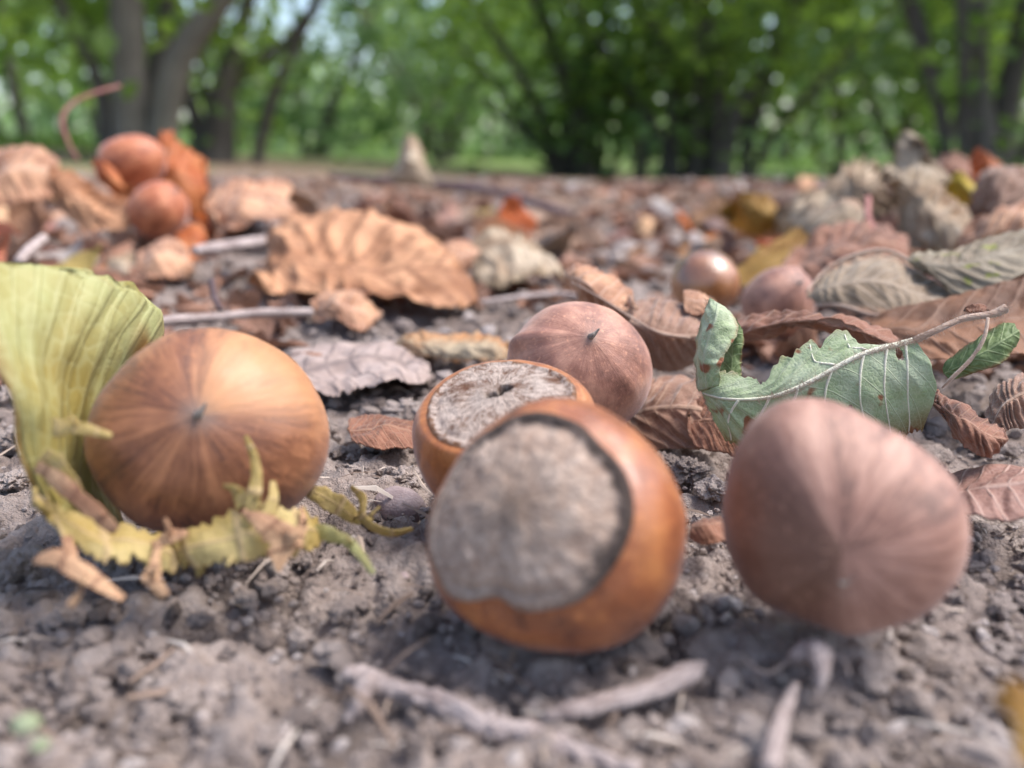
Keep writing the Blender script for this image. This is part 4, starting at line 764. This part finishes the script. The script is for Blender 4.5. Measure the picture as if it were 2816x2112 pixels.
def bud():
    base = P(812, 680, 61)
    t = thing('dried_bud', 'little pale dried bud with thread legs on the soil below the mauve nut', 'bud', base)
    tube('body', PT([(786, 664, 62.5), (800, 655, 62), (818, 652, 61.5), (822, 668, 60.5), (820, 690, 60)]), [pxr(w_, 61) for w_ in (5, 19, 24, 18, 6)], M['twig'], t, base, seg=12, n=30, rough=.4, seed=3)
    for p in ([(790, 660, 62), (772, 672, 61), (758, 670, 61), (744, 658, 62)], [(828, 652, 61.5), (844, 660, 61), (850, 676, 60.5)], [(820, 684, 60), (817, 700, 59.5)]):
        tube('thread', PT(p), [pxr(3, 61)]*len(p), M['twig'], t, base, seg=6, n=20)
bud()
leaf_thing('dry_leaf', 'out of focus amber leaf tip in the bottom right corner', 'leaf', [[(1000, 672, 46), (998, 700, 45), (1004, 730, 44)], [(1016, 676, 46), (1014, 712, 44), (1018, 752, 42)], [(1046, 690, 46), (1048, 725, 44), (1052, 775, 42)]], M['ochre'], nu=40, nv=30, rag=.1, rnd=4, seed=81, crk=(.0006, 150))

# ------------------------------------------------------------------ pebbles and clods one can pick out
def rock(name, label, cat, px, py, D, wpx, sx, sy, sz, seed, mat, group=None, amp=.35, k=1.3, sub=4, sink=.35):
    V, Fq = icos(sub); V = lumps(V, k, amp, seed); V = V*(1+.14*(amp > .5)*fbm(V*5, 3, seed+3)+.03*fbm(V*14, 2, seed+5))[:, None]; s = pxr(wpx, D); V = V*np.array([sx, sy, sz])*s
    V = V@np.array(Matrix.Rotation(seed*1.3, 3, 'Z')); c = P(px, py, D)
    me = mkmesh(name, V, Fq, attrs={'rnd': np.full(len(V), .5+.25*math.sin(seed*3.1))})
    o = part(name, me, mat); o.location = Vector(c); return tag(o, label, cat, group)
M['pebble'] = leaf_mat('pebble_mauve', sr(146, 128, 126), sr(176, 158, 154), sr(150, 130, 128), trans=0, rough=.8, nv=1, vmix=0, nscale=600)
rock('pebble', 'smooth mauve pebble between the left nut and the front centre nut', 'pebble', 400, 506, 92, 56, 1.0, .8, .65, 3, M['pebble'], amp=.12)
rock('pebble', 'small round bluish pebble on the soil left of the front centre nut', 'pebble', 404, 577, 76, 11, 1, 1, .9, 5, M['pebble'], amp=.1, sub=3)
M['greenpellet'] = leaf_mat('pellet_green', sr(124, 134, 100), sr(144, 150, 122), sr(130, 140, 110), trans=0, nv=1, vmix=0)
rock('seed_pellet', 'pale green pellet in the bottom left corner, the larger one', 'pellet', 26, 724, 57, 22, 1, 1, .7, 6, M['greenpellet'], amp=.15, sub=3)
rock('seed_pellet', 'pale green pellet in the bottom left corner, the smaller one', 'pellet', 40, 745, 56, 15, 1, 1, .7, 7, M['greenpellet'], amp=.15, sub=3)
rng = random.Random(4)
def zone(px, py):
    if py > 600: return 'in the blurred foreground, '+('bottom left' if px < 345 else 'beside the pale twig' if px < 700 else 'bottom right')
    if px < 100: return 'at the left edge beside the husk'
    if px < 450: return 'between the left nut and the centre nuts'
    return 'right of the front centre nut' if px < 800 else 'at the right edge below the flat leaf'
for i, (px, py, wd) in enumerate([(335, 455, 30), (360, 470, 34), (392, 455, 40), (405, 478, 34), (352, 392, 40), (405, 410, 46), (372, 405, 38), (10, 400, 40), (20, 440, 34), (12, 480, 36), (690, 470, 44), (715, 490, 38), (668, 462, 36), (735, 520, 30), (430, 585, 22), (400, 545, 26), (385, 610, 24),
                                  (182, 700, 40), (240, 655, 34), (300, 640, 30), (150, 735, 44), (90, 690, 34), (330, 720, 36), (260, 740, 44), (420, 745, 36), (470, 650, 26), (880, 690, 30), (930, 650, 28), (960, 700, 40), (900, 740, 44), (690, 740, 40), (740, 700, 26), (840, 730, 30), (960, 600, 28), (1000, 610, 30), (60, 620, 36), (15, 570, 34), (200, 620, 26)]):
    th = math.atan((py-384)/FPX)+PITCH; D = CAM_H*1000/math.sin(th)*math.sqrt(1+((px-512)/FPX)**2*.85)
    rock('soil_clod', 'rough grey brown soil clod '+zone(px, py), 'soil clod', px, py, D+.5, wd*.8, 1.0, rng.uniform(.65, .95), rng.uniform(.4, .7), 40+i, M['crumb'], 'soil clods '+zone(px, py), amp=.9, k=2.2, sub=5 if wd > 33 else 4)

# ------------------------------------------------------------------ litter: separate dead leaves further back
def litter():
    rng = np.random.default_rng(12); mats = {}
    kinds = [('tan', 'small tan dead leaf', leaf_mat('litter_tan', sr(170, 122, 92), sr(206, 164, 134), sr(190, 150, 120), trans=.15, nscale=120, var=.7)),
             ('brown', 'small dark brown dead leaf', leaf_mat('litter_brown', sr(104, 72, 56), sr(140, 102, 82), sr(150, 116, 96), trans=.1, nscale=120, var=.8)),
             ('pink', 'small dull pinkish dead leaf', leaf_mat('litter_pink', sr(140, 96, 82), sr(176, 130, 112), sr(180, 140, 130), trans=.12, nscale=120, var=.6)),
             ('orange', 'small orange dead leaf', leaf_mat('litter_orange', sr(186, 98, 52), sr(204, 126, 76), sr(160, 90, 60), trans=.35, nscale=120, var=.6)),
             ('yellow', 'small yellowish dead leaf', leaf_mat('litter_yellow', sr(176, 146, 66), sr(196, 170, 100), sr(180, 150, 90), trans=.3, nscale=120, var=.6)),
             ('grey', 'small bleached grey dead leaf', leaf_mat('litter_grey', sr(160, 146, 136), sr(196, 184, 174), sr(180, 170, 160), trans=.12, nscale=120, var=.5))]
    prob = [.30, .30, .14, .08, .07, .11]
    # leaf shapes of unit length
    shapes = []
    for s in range(9):
        r2 = np.random.default_rng(100+s); m, n = 6, 5; C_ = np.zeros((m, n, 3)); curl = r2.uniform(.4, 1.9); bend = r2.uniform(-.9, 1.4); wd = r2.uniform(.5, .8); tw = r2.uniform(-.6, .6)
        for i in range(m):
            u = i/(m-1); w_ = wd*(math.sin(math.pi*(u*.9+.08))**.6)*.5
            for j in range(n):
                v = j/(n-1)*2-1; a = v*curl; 
                y = w_*math.sin(a)/max(curl, .3)*1.0; z = w_*(1-math.cos(a))/max(curl, .3)
                ct, st = math.cos(tw*(u-.5)), math.sin(tw*(u-.5)); y, z = y*ct-z*st, y*st+z*ct
                z += bend*(.25-(u-.5)**2)*.6
                C_[i, j] = (u-.5, y, z)
        C_ += r2.normal(0, .035, C_.shape)
        U, V = sheet_uv(34, 20, rag=.12, freq=7, serr=.07, nser=10, rnd=4, seed=s)
        Pw = relief(surf(C_, U, V), U, V, 1, (7, .9, .010), (.06, 3.6), s)
        Pw[..., 2] -= np.quantile(Pw[..., 2], .06)
        shapes.append((Pw.reshape(-1, 3), grid_faces(34, 20), np.stack([U, V], -1)))
    meshes = {}
    def put(x, y, L, k, s, up=0.0):
        key = (k, s)
        if key not in meshes:
            me = mkmesh('dead_leaf', *shapes[s]); me.materials.append(kinds[k][2]); meshes[key] = me
        o = bpy.data.objects.new('dead_leaf', meshes[key]); COL.objects.link(o)
        flip = math.pi if rng.random() < .5 else 0
        tx, ty = rng.normal(0, .25+up), rng.normal(0, .25+up)
        o.rotation_euler = (tx+flip, ty, rng.uniform(0, 6.28)); o.scale = (L, L, L)
        q = np.array(o.rotation_euler.to_matrix())@(shapes[s][0].T*L)
        o.location = (x, y, float(gz(x, y))-np.quantile(q[2], .05)-.001)
        zx = 'left litter, below the pale trunks' if x < -.25*y else 'right litter, around the whitish heap' if x > .25*y else 'middle litter, behind the centre nuts'
        tag(o, kinds[k][1]+(' in the far ' if y > .45 else ' in the near ')+zx, 'dead leaf', kinds[k][0]+(' far' if y > .45 else ' near')+' dead leaves, '+zx.split(',')[0])
    n = 0; tries = 0
    while n < 235 and tries < 9000:
        tries += 1
        y = math.exp(rng.uniform(math.log(.20), math.log(.80))); x = (y+.02)*rng.uniform(-.72, .72)
        side = abs(x)/(y+.02)
        if y < .26 and side < .42: continue
        if y < .36 and side < .5 and rng.random() < .3: continue
        L = rng.uniform(.02, .046)*(1+.25*min(y, 1.2))*(1.15 if x > .12*y else 1)
        if y < .3: L *= .75
        if y > .36 and side < .45: L *= .85
        put(x, y, L, rng.choice(6, p=prob), rng.integers(0, 9), .2 if y < .6 else .05); n += 1
    # a few bits on the soil between the front things
    for (px, py, L) in [(560, 285, .012), (640, 240, .02), (520, 330, .008), (350, 345, .008), (215, 290, .008), (240, 320, .007), (480, 318, .008), (630, 262, .014), (600, 250, .016), (760, 350, .01), (300, 300, .008), (560, 240, .022), (600, 225, .026), (650, 222, .024), (540, 262, .014)]:
        th = math.atan((py-384)/FPX)+PITCH; D = CAM_H*1000/math.sin(th); p = P(px, py, D); put(p[0], p[1], L, rng.choice(6, p=prob), rng.integers(0, 9), .1)
    # crumbled leaf bits nobody could count
    VV, FF, UVs = [], [], []; b_ = 0
    for i in range(2000):
        y = math.exp(rng.uniform(math.log(.13), math.log(1.2))); x = (y+.02)*rng.uniform(-.8, .8)
        if y < .2 and abs(x) < .25*y: continue
        L = rng.uniform(.004, .013)*(.6+1.2*min(y, 1)); V, F_, uv = shapes[rng.integers(0, 9)]
        i0 = rng.integers(0, 14); V = V.reshape(34, 20, 3)[i0:i0+19:3, 1:19:3]; uv_ = uv[i0:i0+19:3, 1:19:3]; F2 = grid_faces(V.shape[0], V.shape[1])
        W = (V.reshape(-1, 3)-V.reshape(-1, 3).mean(0))*L*1.7; W = W@np.array(Matrix.Rotation(rng.uniform(0, 6.28), 3, 'Z')@Matrix.Rotation(rng.normal(0, .7), 3, 'X'))
        W = W+[x, y, float(gz(x, y))+L*.22]; VV.append(W); FF.append(F2+b_); UVs.append(uv_.reshape(-1, 2)); b_ += len(W)
    tag(part('leaf_fragments', mkmesh('leaf_fragments', np.vstack(VV), np.vstack(FF), np.vstack(UVs)), leaf_mat('leaf_bits', sr(92, 62, 48), sr(176, 130, 104), sr(170, 130, 110), trans=.1, nscale=45)), 'crumbled bits of dead leaf strewn over the soil', 'leaf litter', kind='stuff')
    # farther litter merges into one mass
    VV, FF, UVs = [], [], []; b_ = 0
    for i in range(420):
        y = math.exp(rng.uniform(math.log(.72), math.log(3.2))); x = y*rng.uniform(-.8, .8); L = rng.uniform(.02, .045); V, F_, uv = shapes[rng.integers(0, 9)]
        V = V.reshape(34, 20, 3)[::3, ::3]; uv_ = uv[::3, ::3]; F2 = grid_faces(V.shape[0], V.shape[1]); a = rng.uniform(0, 6.28); c, s = math.cos(a), math.sin(a)
        W = V.reshape(-1, 3)*L; W = np.stack([W[:, 0]*c-W[:, 1]*s, W[:, 0]*s+W[:, 1]*c, W[:, 2]*.35], -1)+[x, y, float(gz(x, y))]
        VV.append(W); FF.append(F2+b_); UVs.append(uv_.reshape(-1, 2)); b_ += len(W)
    tag(part('far_leaf_litter', mkmesh('far_leaf_litter', np.vstack(VV), np.vstack(FF), np.vstack(UVs)), kinds[0][2]), 'thin brown leaf litter far back under the trees', 'leaf litter', kind='stuff')
litter()

# ------------------------------------------------------------------ trees
M['trunk'] = bark_mat('trunk_bark', (.11, .096, .082), (.22, .195, .168), .02, .6)
M['trunk_dark'] = bark_mat('trunk_bark_dark', (.07, .06, .052), (.15, .132, .115), .02, .6)
M['fol_a'] = foliage_mat('foliage_hazel', (.09, .16, .035), (.25, .36, .09), .55)
M['fol_d'] = foliage_mat('foliage_shoots', (.06, .115, .03), (.17, .27, .075), .5)
M['fol_b'] = foliage_mat('foliage_haze_pale', (.15, .23, .06), (.34, .46, .15), .55)  # far hazels: hazy paleness of distance put into the leaf colour
M['fol_c'] = foliage_mat('foliage_haze_blue_green', (.11, .18, .09), (.26, .37, .2), .5)  # bluish distance haze painted as leaf colour on far trees and woodland
def leaves(rng, centres, per, spread, size, sag=.3):
    """leaf blades round cluster centres -> verts (n*6), faces"""
    n = len(centres)*per; c = np.repeat(centres, per, 0)+rng.normal(0, 1, (n, 3))*np.array(spread)
    L = size*rng.uniform(.6, 1.25, n); az = rng.uniform(0, 2*np.pi, n); pt = rng.normal(-sag, .45, n); roll = rng.normal(0, .5, n)
    d = np.stack([np.cos(az)*np.cos(pt), np.sin(az)*np.cos(pt), np.sin(pt)], -1); s = np.stack([-np.sin(az), np.cos(az), 0*az], -1); u = np.cross(d, s)
    s2 = s*np.cos(roll)[:, None]+u*np.sin(roll)[:, None]; u2 = np.cross(d, s2)
    pts = []
    for a, b, h in ((0, 0, 0), (.3, .36, .06), (.7, .32, .05), (1.0, 0, -.08), (.7, -.32, .05), (.3, -.36, .06)):
        pts.append(c+(d*a+s2*b+u2*h)*L[:, None])
    V = np.stack(pts, 1).reshape(-1, 3); b_ = (np.arange(n)*6)[:, None]
    F_ = np.vstack([b_+[0, 1, 2, 3], b_+[0, 3, 4, 5]]); return V, F_, np.repeat(rng.random(n), 6)
def crown(name, rng, centre, rad, ncl, per, spread, size, mat, parent, off, zmin=.25, shell=.35):
    d = rng.normal(size=(ncl*3, 3)); d /= np.linalg.norm(d, axis=1, keepdims=True); r = rng.uniform(shell, 1, ncl*3)**.5
    c = np.array(centre)+d*r[:, None]*np.array(rad); c = c[c[:, 2] > zmin]; c = c[(c[:, 2] < 1.5+.06*off[1]) | (rng.random(len(c)) < .25)][:ncl]
    V, F_, rn = leaves(rng, c, per, spread, size)
    ok = V.reshape(-1, 6, 3)[:, :, 2].min(1) > .03
    part(name, mkmesh(name, V, np.vstack([F_[:len(ok)][ok], F_[len(ok):][ok]]), attrs={'rnd': rn}, smooth=False), mat, parent, off)
    return c
def stem(t, base, pts, wpx, mat, name='trunk', seed=0, n=30):
    if name == 'trunk': pts = [(pts[0][0], pts[0][1]+14, pts[0][2])]+list(pts); wpx = [wpx[0]*1.15]+list(wpx)
    a = np.array(pts, float); p = PT(pts); tube(name, p, [pxr(w_, d) for w_, d in zip(wpx, a[:, 2])], mat, t, base, seg=12, n=n, rough=.12, seed=seed)
def limbs(t, base, start, crown_pts, rng, mat, k=7, r0=.03):
    """boughs from a trunk top out into the crown"""
    for i in rng.choice(len(crown_pts), min(k, len(crown_pts)), replace=False):
        e = crown_pts[i]; s = np.array(start)+rng.normal(0, .05, 3); m = (s+e)/2+np.array([0, 0, .2]); tube('limb', [s, m, e], [r0, r0*.6, r0*.2], mat, t, base, seg=6, n=12)
rg = np.random.default_rng(77)
def shoots(t, base, rx, k=7, ncl=30, zr=(.10, .75)):
    """basal shoots of an old hazel: thin leaning stems and a low skirt of leaves"""
    for i in range(k):
        a = rg.uniform(0, 6.28); d = np.array([math.cos(a), math.sin(a)*.7]); b0 = base+[d[0]*.18, d[1]*.18, -.1]; h = rg.uniform(.9, 1.6); sp = rg.uniform(.25, 1.0)
        tube('shoot', [b0, b0+[d[0]*sp*.2, d[1]*sp*.2, h*.35], b0+[d[0]*sp*.55, d[1]*sp*.55, h*.7], b0+[d[0]*sp, d[1]*sp, h+.1]], [.028, .024, .018, .01], M['trunk_dark'], t, base, seg=7, n=16, rough=.1, seed=i)
    c = np.stack([rg.normal(0, rx*.5, ncl), rg.normal(0.15, .3, ncl), rg.uniform(*zr, ncl)], -1)+base; V, F_, rn = leaves(rg, c, 16, (.14, .14, .10), .085)
    part('basal_leaves', mkmesh('basal_leaves', V, F_, attrs={'rnd': rn}, smooth=False), M['fol_d'], t, base)
def near_trees():
    # left tree
    D = 4000; base = P(150, 168, D); t = thing('hazel_tree', 'left hazel tree with two pale leaning trunks and dark stems', 'tree', base, 'hazel trees')
    stem(t, base, [(132, 176, D), (132, 140, D), (129, 70, D), (126, 0, D), (124, -90, D), (120, -190, D)], [40, 31, 28, 28, 26, 22], M['trunk'])
    stem(t, base, [(158, 178, D-40), (162, 140, D-40), (172, 80, D-60), (190, 40, D-80), (218, 5, D-100), (262, -60, D-100), (300, -150, D)], [30, 26, 26, 24, 20, 16, 12], M['trunk'], seed=2)
    stem(t, base, [(112, 176, D+120), (108, 130, D+120), (98, 80, D+140), (76, 36, D+160), (56, -6, D+160), (30, -80, D+160)], [22, 18, 12, 9, 8, 7], M['trunk_dark'], seed=3)
    stem(t, base, [(146, 176, D+250), (150, 100, D+260), (164, 30, D+280), (172, -60, D+300)], [22, 18, 14, 12], M['trunk_dark'], seed=4)
    cr = crown('crown', rg, base+[-.25, .1, 1.9], (.95, 1.2, 1.75), 105, 22, (.20, .20, .13), .095, M['fol_a'], t, base, .50)
    limbs(t, base, P(200, -120, D), cr, rg, M['trunk_dark'], 9)
    # second left tree, dark
    D2 = 4700; b2 = P(218, 164, D2); t = thing('hazel_tree', 'dark forked hazel tree just right of the pale leaning trunks', 'tree', b2, 'hazel trees')
    stem(t, b2, [(214, 174, D2), (218, 140, D2), (224, 90, D2), (234, 60, D2), (244, 20, D2), (254, -40, D2), (262, -120, D2)], [38, 32, 24, 17, 14, 12, 10], M['trunk_dark'], seed=5)
    stem(t, b2, [(226, 92, D2), (244, 72, D2), (270, 54, D2), (290, 36, D2), (330, -20, D2)], [16, 12, 9, 7, 5], M['trunk_dark'], 'limb', seed=6)
    stem(t, b2, [(206, 172, D2+60), (196, 120, D2+60), (178, 60, D2+60), (176, 0, D2+60)], [18, 14, 10, 8], M['trunk_dark'], seed=7)
    cr = crown('crown', rg, b2+[-.35, .5, 2.1], (.9, 1.2, 1.8), 80, 22, (.2, .2, .13), .095, M['fol_a'], t, b2, .5)
    limbs(t, b2, P(255, -60, D2), cr, rg, M['trunk_dark'], 7); shoots(t, b2, .5, 4, 14)
    # centre clump: several many-stemmed hazels
    D = 5600; b3 = P(585, 172, D); t = thing('hazel_tree', 'left of the two dark many stemmed hazels in the centre', 'tree', b3, 'hazel trees')
    stem(t, b3, [(582, 176, D), (581, 135, D), (566, 78, D), (543, 16, D), (520, -50, D), (500, -130, D)], [28, 22, 18, 14, 11, 8], M['trunk_dark'], seed=8)
    stem(t, b3, [(588, 174, D), (592, 130, D), (610, 84, D), (632, 38, D), (640, -20, D), (650, -110, D)], [20, 16, 14, 11, 9, 7], M['trunk_dark'], seed=9)
    stem(t, b3, [(560, 172, D-50), (546, 152, D-60), (522, 130, D-80), (500, 116, D-100), (484, 98, D-100)], [11, 9, 8, 6, 5], M['trunk_dark'], seed=10)
    stem(t, b3, [(572, 174, D+80), (566, 120, D+90), (590, 60, D+100), (606, 0, D+100), (610, -90, D+100)], [14, 12, 10, 9, 7], M['trunk_dark'], seed=11)
    cr = crown('crown', rg, b3+[-.1, .2, 2.0], (1.2, 1.3, 1.85), 140, 22, (.2, .2, .13), .095, M['fol_a'], t, b3, .38)
    limbs(t, b3, P(580, -40, D), cr, rg, M['trunk_dark'], 8); shoots(t, b3, 1.1)
    D = 5000; b4 = P(712, 178, D); t = thing('hazel_tree', 'right of the two dark many stemmed hazels in the centre', 'tree', b4, 'hazel trees')
    stem(t, b4, [(714, 184, D), (716, 135, D), (711, 72, D), (701, 0, D), (690, -80, D), (682, -160, D)], [28, 24, 20, 17, 13, 10], M['trunk_dark'], seed=12)
    stem(t, b4, [(664, 178, D+50), (674, 132, D+50), (672, 76, D+50), (658, 44, D+50), (640, -10, D+50), (620, -90, D+50)], [18, 15, 13, 11, 9, 7], M['trunk_dark'], seed=13)
    stem(t, b4, [(720, 178, D-50), (730, 130, D-50), (744, 100, D-50), (763, 76, D-50), (778, 30, D-50), (792, -10, D-50), (820, -90, D-50)], [22, 18, 15, 13, 11, 9, 7], M['trunk'], seed=14)
    stem(t, b4, [(744, 176, D-30), (746, 140, D-30), (752, 104, D-30), (766, 78, D-30)], [12, 10, 9, 9], M['trunk_dark'], seed=15)
    stem(t, b4, [(690, 176, D+120), (690, 120, D+120), (730, 50, D+140), (740, -20, D+140), (760, -100, D+140)], [14, 12, 10, 8, 6], M['trunk_dark'], seed=16)
    stem(t, b4, [(640, 176, D+150), (646, 130, D+150), (630, 90, D+150), (600, 50, D+150)], [12, 11, 9, 7], M['trunk_dark'], seed=17)
    cr = crown('crown', rg, b4+[.0, .1, 2.0], (1.15, 1.2, 1.85), 140, 22, (.2, .2, .13), .095, M['fol_a'], t, b4, .38)
    limbs(t, b4, P(705, -60, D), cr, rg, M['trunk_dark'], 8); shoots(t, b4, 1.2, 8, 38)
    # right tree
    D = 4300; b5 = P(992, 175, D); t = thing('hazel_tree', 'hazel tree with two trunks at the right edge of the picture', 'tree', b5, 'hazel trees')
    stem(t, b5, [(985, 178, D), (983, 130, D), (978, 80, D), (977, 0, D), (980, -80, D), (985, -170, D)], [26, 20, 17, 16, 15, 12], M['trunk'], seed=18)
    stem(t, b5, [(996, 178, D+60), (1002, 130, D+60), (1012, 80, D+60), (1026, 20, D+60), (1044, -60, D+60), (1060, -150, D+60)], [26, 22, 20, 19, 16, 12], M['trunk_dark'], seed=19)
    cr = crown('crown', rg, b5+[.4, .1, 2.0], (.95, 1.2, 1.8), 90, 22, (.2, .2, .13), .095, M['fol_a'], t, b5, .5)
    limbs(t, b5, P(985, -80, D), cr, rg, M['trunk_dark'], 7); shoots(t, b5, .6, 4, 16)
    # small arched tree in the gap
    D = 7500; b6 = P(840, 174, D); t = thing('hazel_tree', 'small slender hazel with an arching side stem in the bright gap', 'tree', b6, 'hazel trees')
    stem(t, b6, [(841, 176, D), (840, 145, D), (836, 116, D), (838, 70, D), (845, 0, D)], [12, 9, 8, 7, 6], M['trunk_dark'], seed=20)
    stem(t, b6, [(834, 174, D), (818, 158, D), (811, 138, D), (812, 112, D), (822, 70, D)], [6, 5, 5, 4, 4], M['trunk_dark'], seed=21)
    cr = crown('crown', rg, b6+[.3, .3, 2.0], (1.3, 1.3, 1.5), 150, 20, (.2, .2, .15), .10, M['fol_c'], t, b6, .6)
near_trees()
def far_trees():
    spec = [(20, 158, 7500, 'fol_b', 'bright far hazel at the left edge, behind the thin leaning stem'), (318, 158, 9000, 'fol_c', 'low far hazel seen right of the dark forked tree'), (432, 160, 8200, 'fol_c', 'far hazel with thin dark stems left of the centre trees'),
            (450, 160, 12000, 'fol_b', 'distant pale hazel beside the tent shaped leaf'), (880, 166, 9500, 'fol_c', 'far hazel in hazy blue green right of the small arched tree'), (930, 166, 7800, 'fol_b', 'far hazel just left of the right edge trunks'),
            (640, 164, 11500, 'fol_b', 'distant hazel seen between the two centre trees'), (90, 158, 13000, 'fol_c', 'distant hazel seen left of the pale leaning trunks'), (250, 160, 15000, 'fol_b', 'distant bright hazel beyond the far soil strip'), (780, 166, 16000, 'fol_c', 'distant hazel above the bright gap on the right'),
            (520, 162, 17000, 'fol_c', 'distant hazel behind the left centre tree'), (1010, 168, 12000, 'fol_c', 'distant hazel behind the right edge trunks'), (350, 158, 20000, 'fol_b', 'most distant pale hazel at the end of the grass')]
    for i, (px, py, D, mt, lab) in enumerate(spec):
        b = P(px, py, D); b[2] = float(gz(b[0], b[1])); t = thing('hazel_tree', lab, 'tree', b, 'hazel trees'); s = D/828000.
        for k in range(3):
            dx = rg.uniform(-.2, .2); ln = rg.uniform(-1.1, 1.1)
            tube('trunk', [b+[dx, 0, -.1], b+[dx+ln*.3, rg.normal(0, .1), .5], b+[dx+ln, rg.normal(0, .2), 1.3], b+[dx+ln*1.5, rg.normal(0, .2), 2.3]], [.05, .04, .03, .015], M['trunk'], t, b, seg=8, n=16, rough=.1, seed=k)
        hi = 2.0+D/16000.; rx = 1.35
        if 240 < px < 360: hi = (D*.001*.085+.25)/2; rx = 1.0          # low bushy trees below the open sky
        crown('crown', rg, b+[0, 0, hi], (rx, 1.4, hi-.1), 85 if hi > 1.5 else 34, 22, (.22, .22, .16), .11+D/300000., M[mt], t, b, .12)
far_trees()
def woodland():
    n = 900; az = rg.uniform(-.95, .95, n); d = rg.uniform(26, 40, n); top = 2.6+2.2*vn(np.stack([az*9, az*0, az*0], -1), 5)
    c = np.stack([np.sin(az)*d, np.cos(az)*d, top*rg.uniform(0.03, 1, n)**1.5], -1)
    V, F_, rn = leaves(rg, c, 16, (.6, .6, .45), .34)
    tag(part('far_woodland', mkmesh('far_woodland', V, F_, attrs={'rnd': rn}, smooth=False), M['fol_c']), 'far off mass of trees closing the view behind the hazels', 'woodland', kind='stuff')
    # low grass tufts far back
    n = 9000; y = np.exp(rg.uniform(math.log(5.0), math.log(22), n)); x = y*rg.uniform(-.8, .8, n); k = vn(np.stack([x*.5, y*.35, x*0], -1), 9) > -.05; x, y = x[k], y[k]; n = len(x)
    h = rg.uniform(.03, .11, n)*(1+y/20); a = rg.uniform(0, 6.28, n); lean = rg.normal(0, .35, (n, 2)); z = gz(x, y); wd = .012+y*.0012
    p0 = np.stack([x-np.cos(a)*wd, y-np.sin(a)*wd, z-.01], -1); p1 = np.stack([x+np.cos(a)*wd, y+np.sin(a)*wd, z-.01], -1); p2 = np.stack([x+lean[:, 0]*h, y+lean[:, 1]*h, z+h], -1)
    tag(part('grass', mkmesh('grass', np.stack([p0, p1, p2], 1).reshape(-1, 3), np.arange(n*3).reshape(-1, 3), attrs={'rnd': np.repeat(rg.random(n), 3)}, smooth=False), foliage_mat('grass_blades', (.09, .17, .04), (.2, .30, .09), .4)), 'short green grass far back between the trees', 'grass', kind='stuff')
woodland()
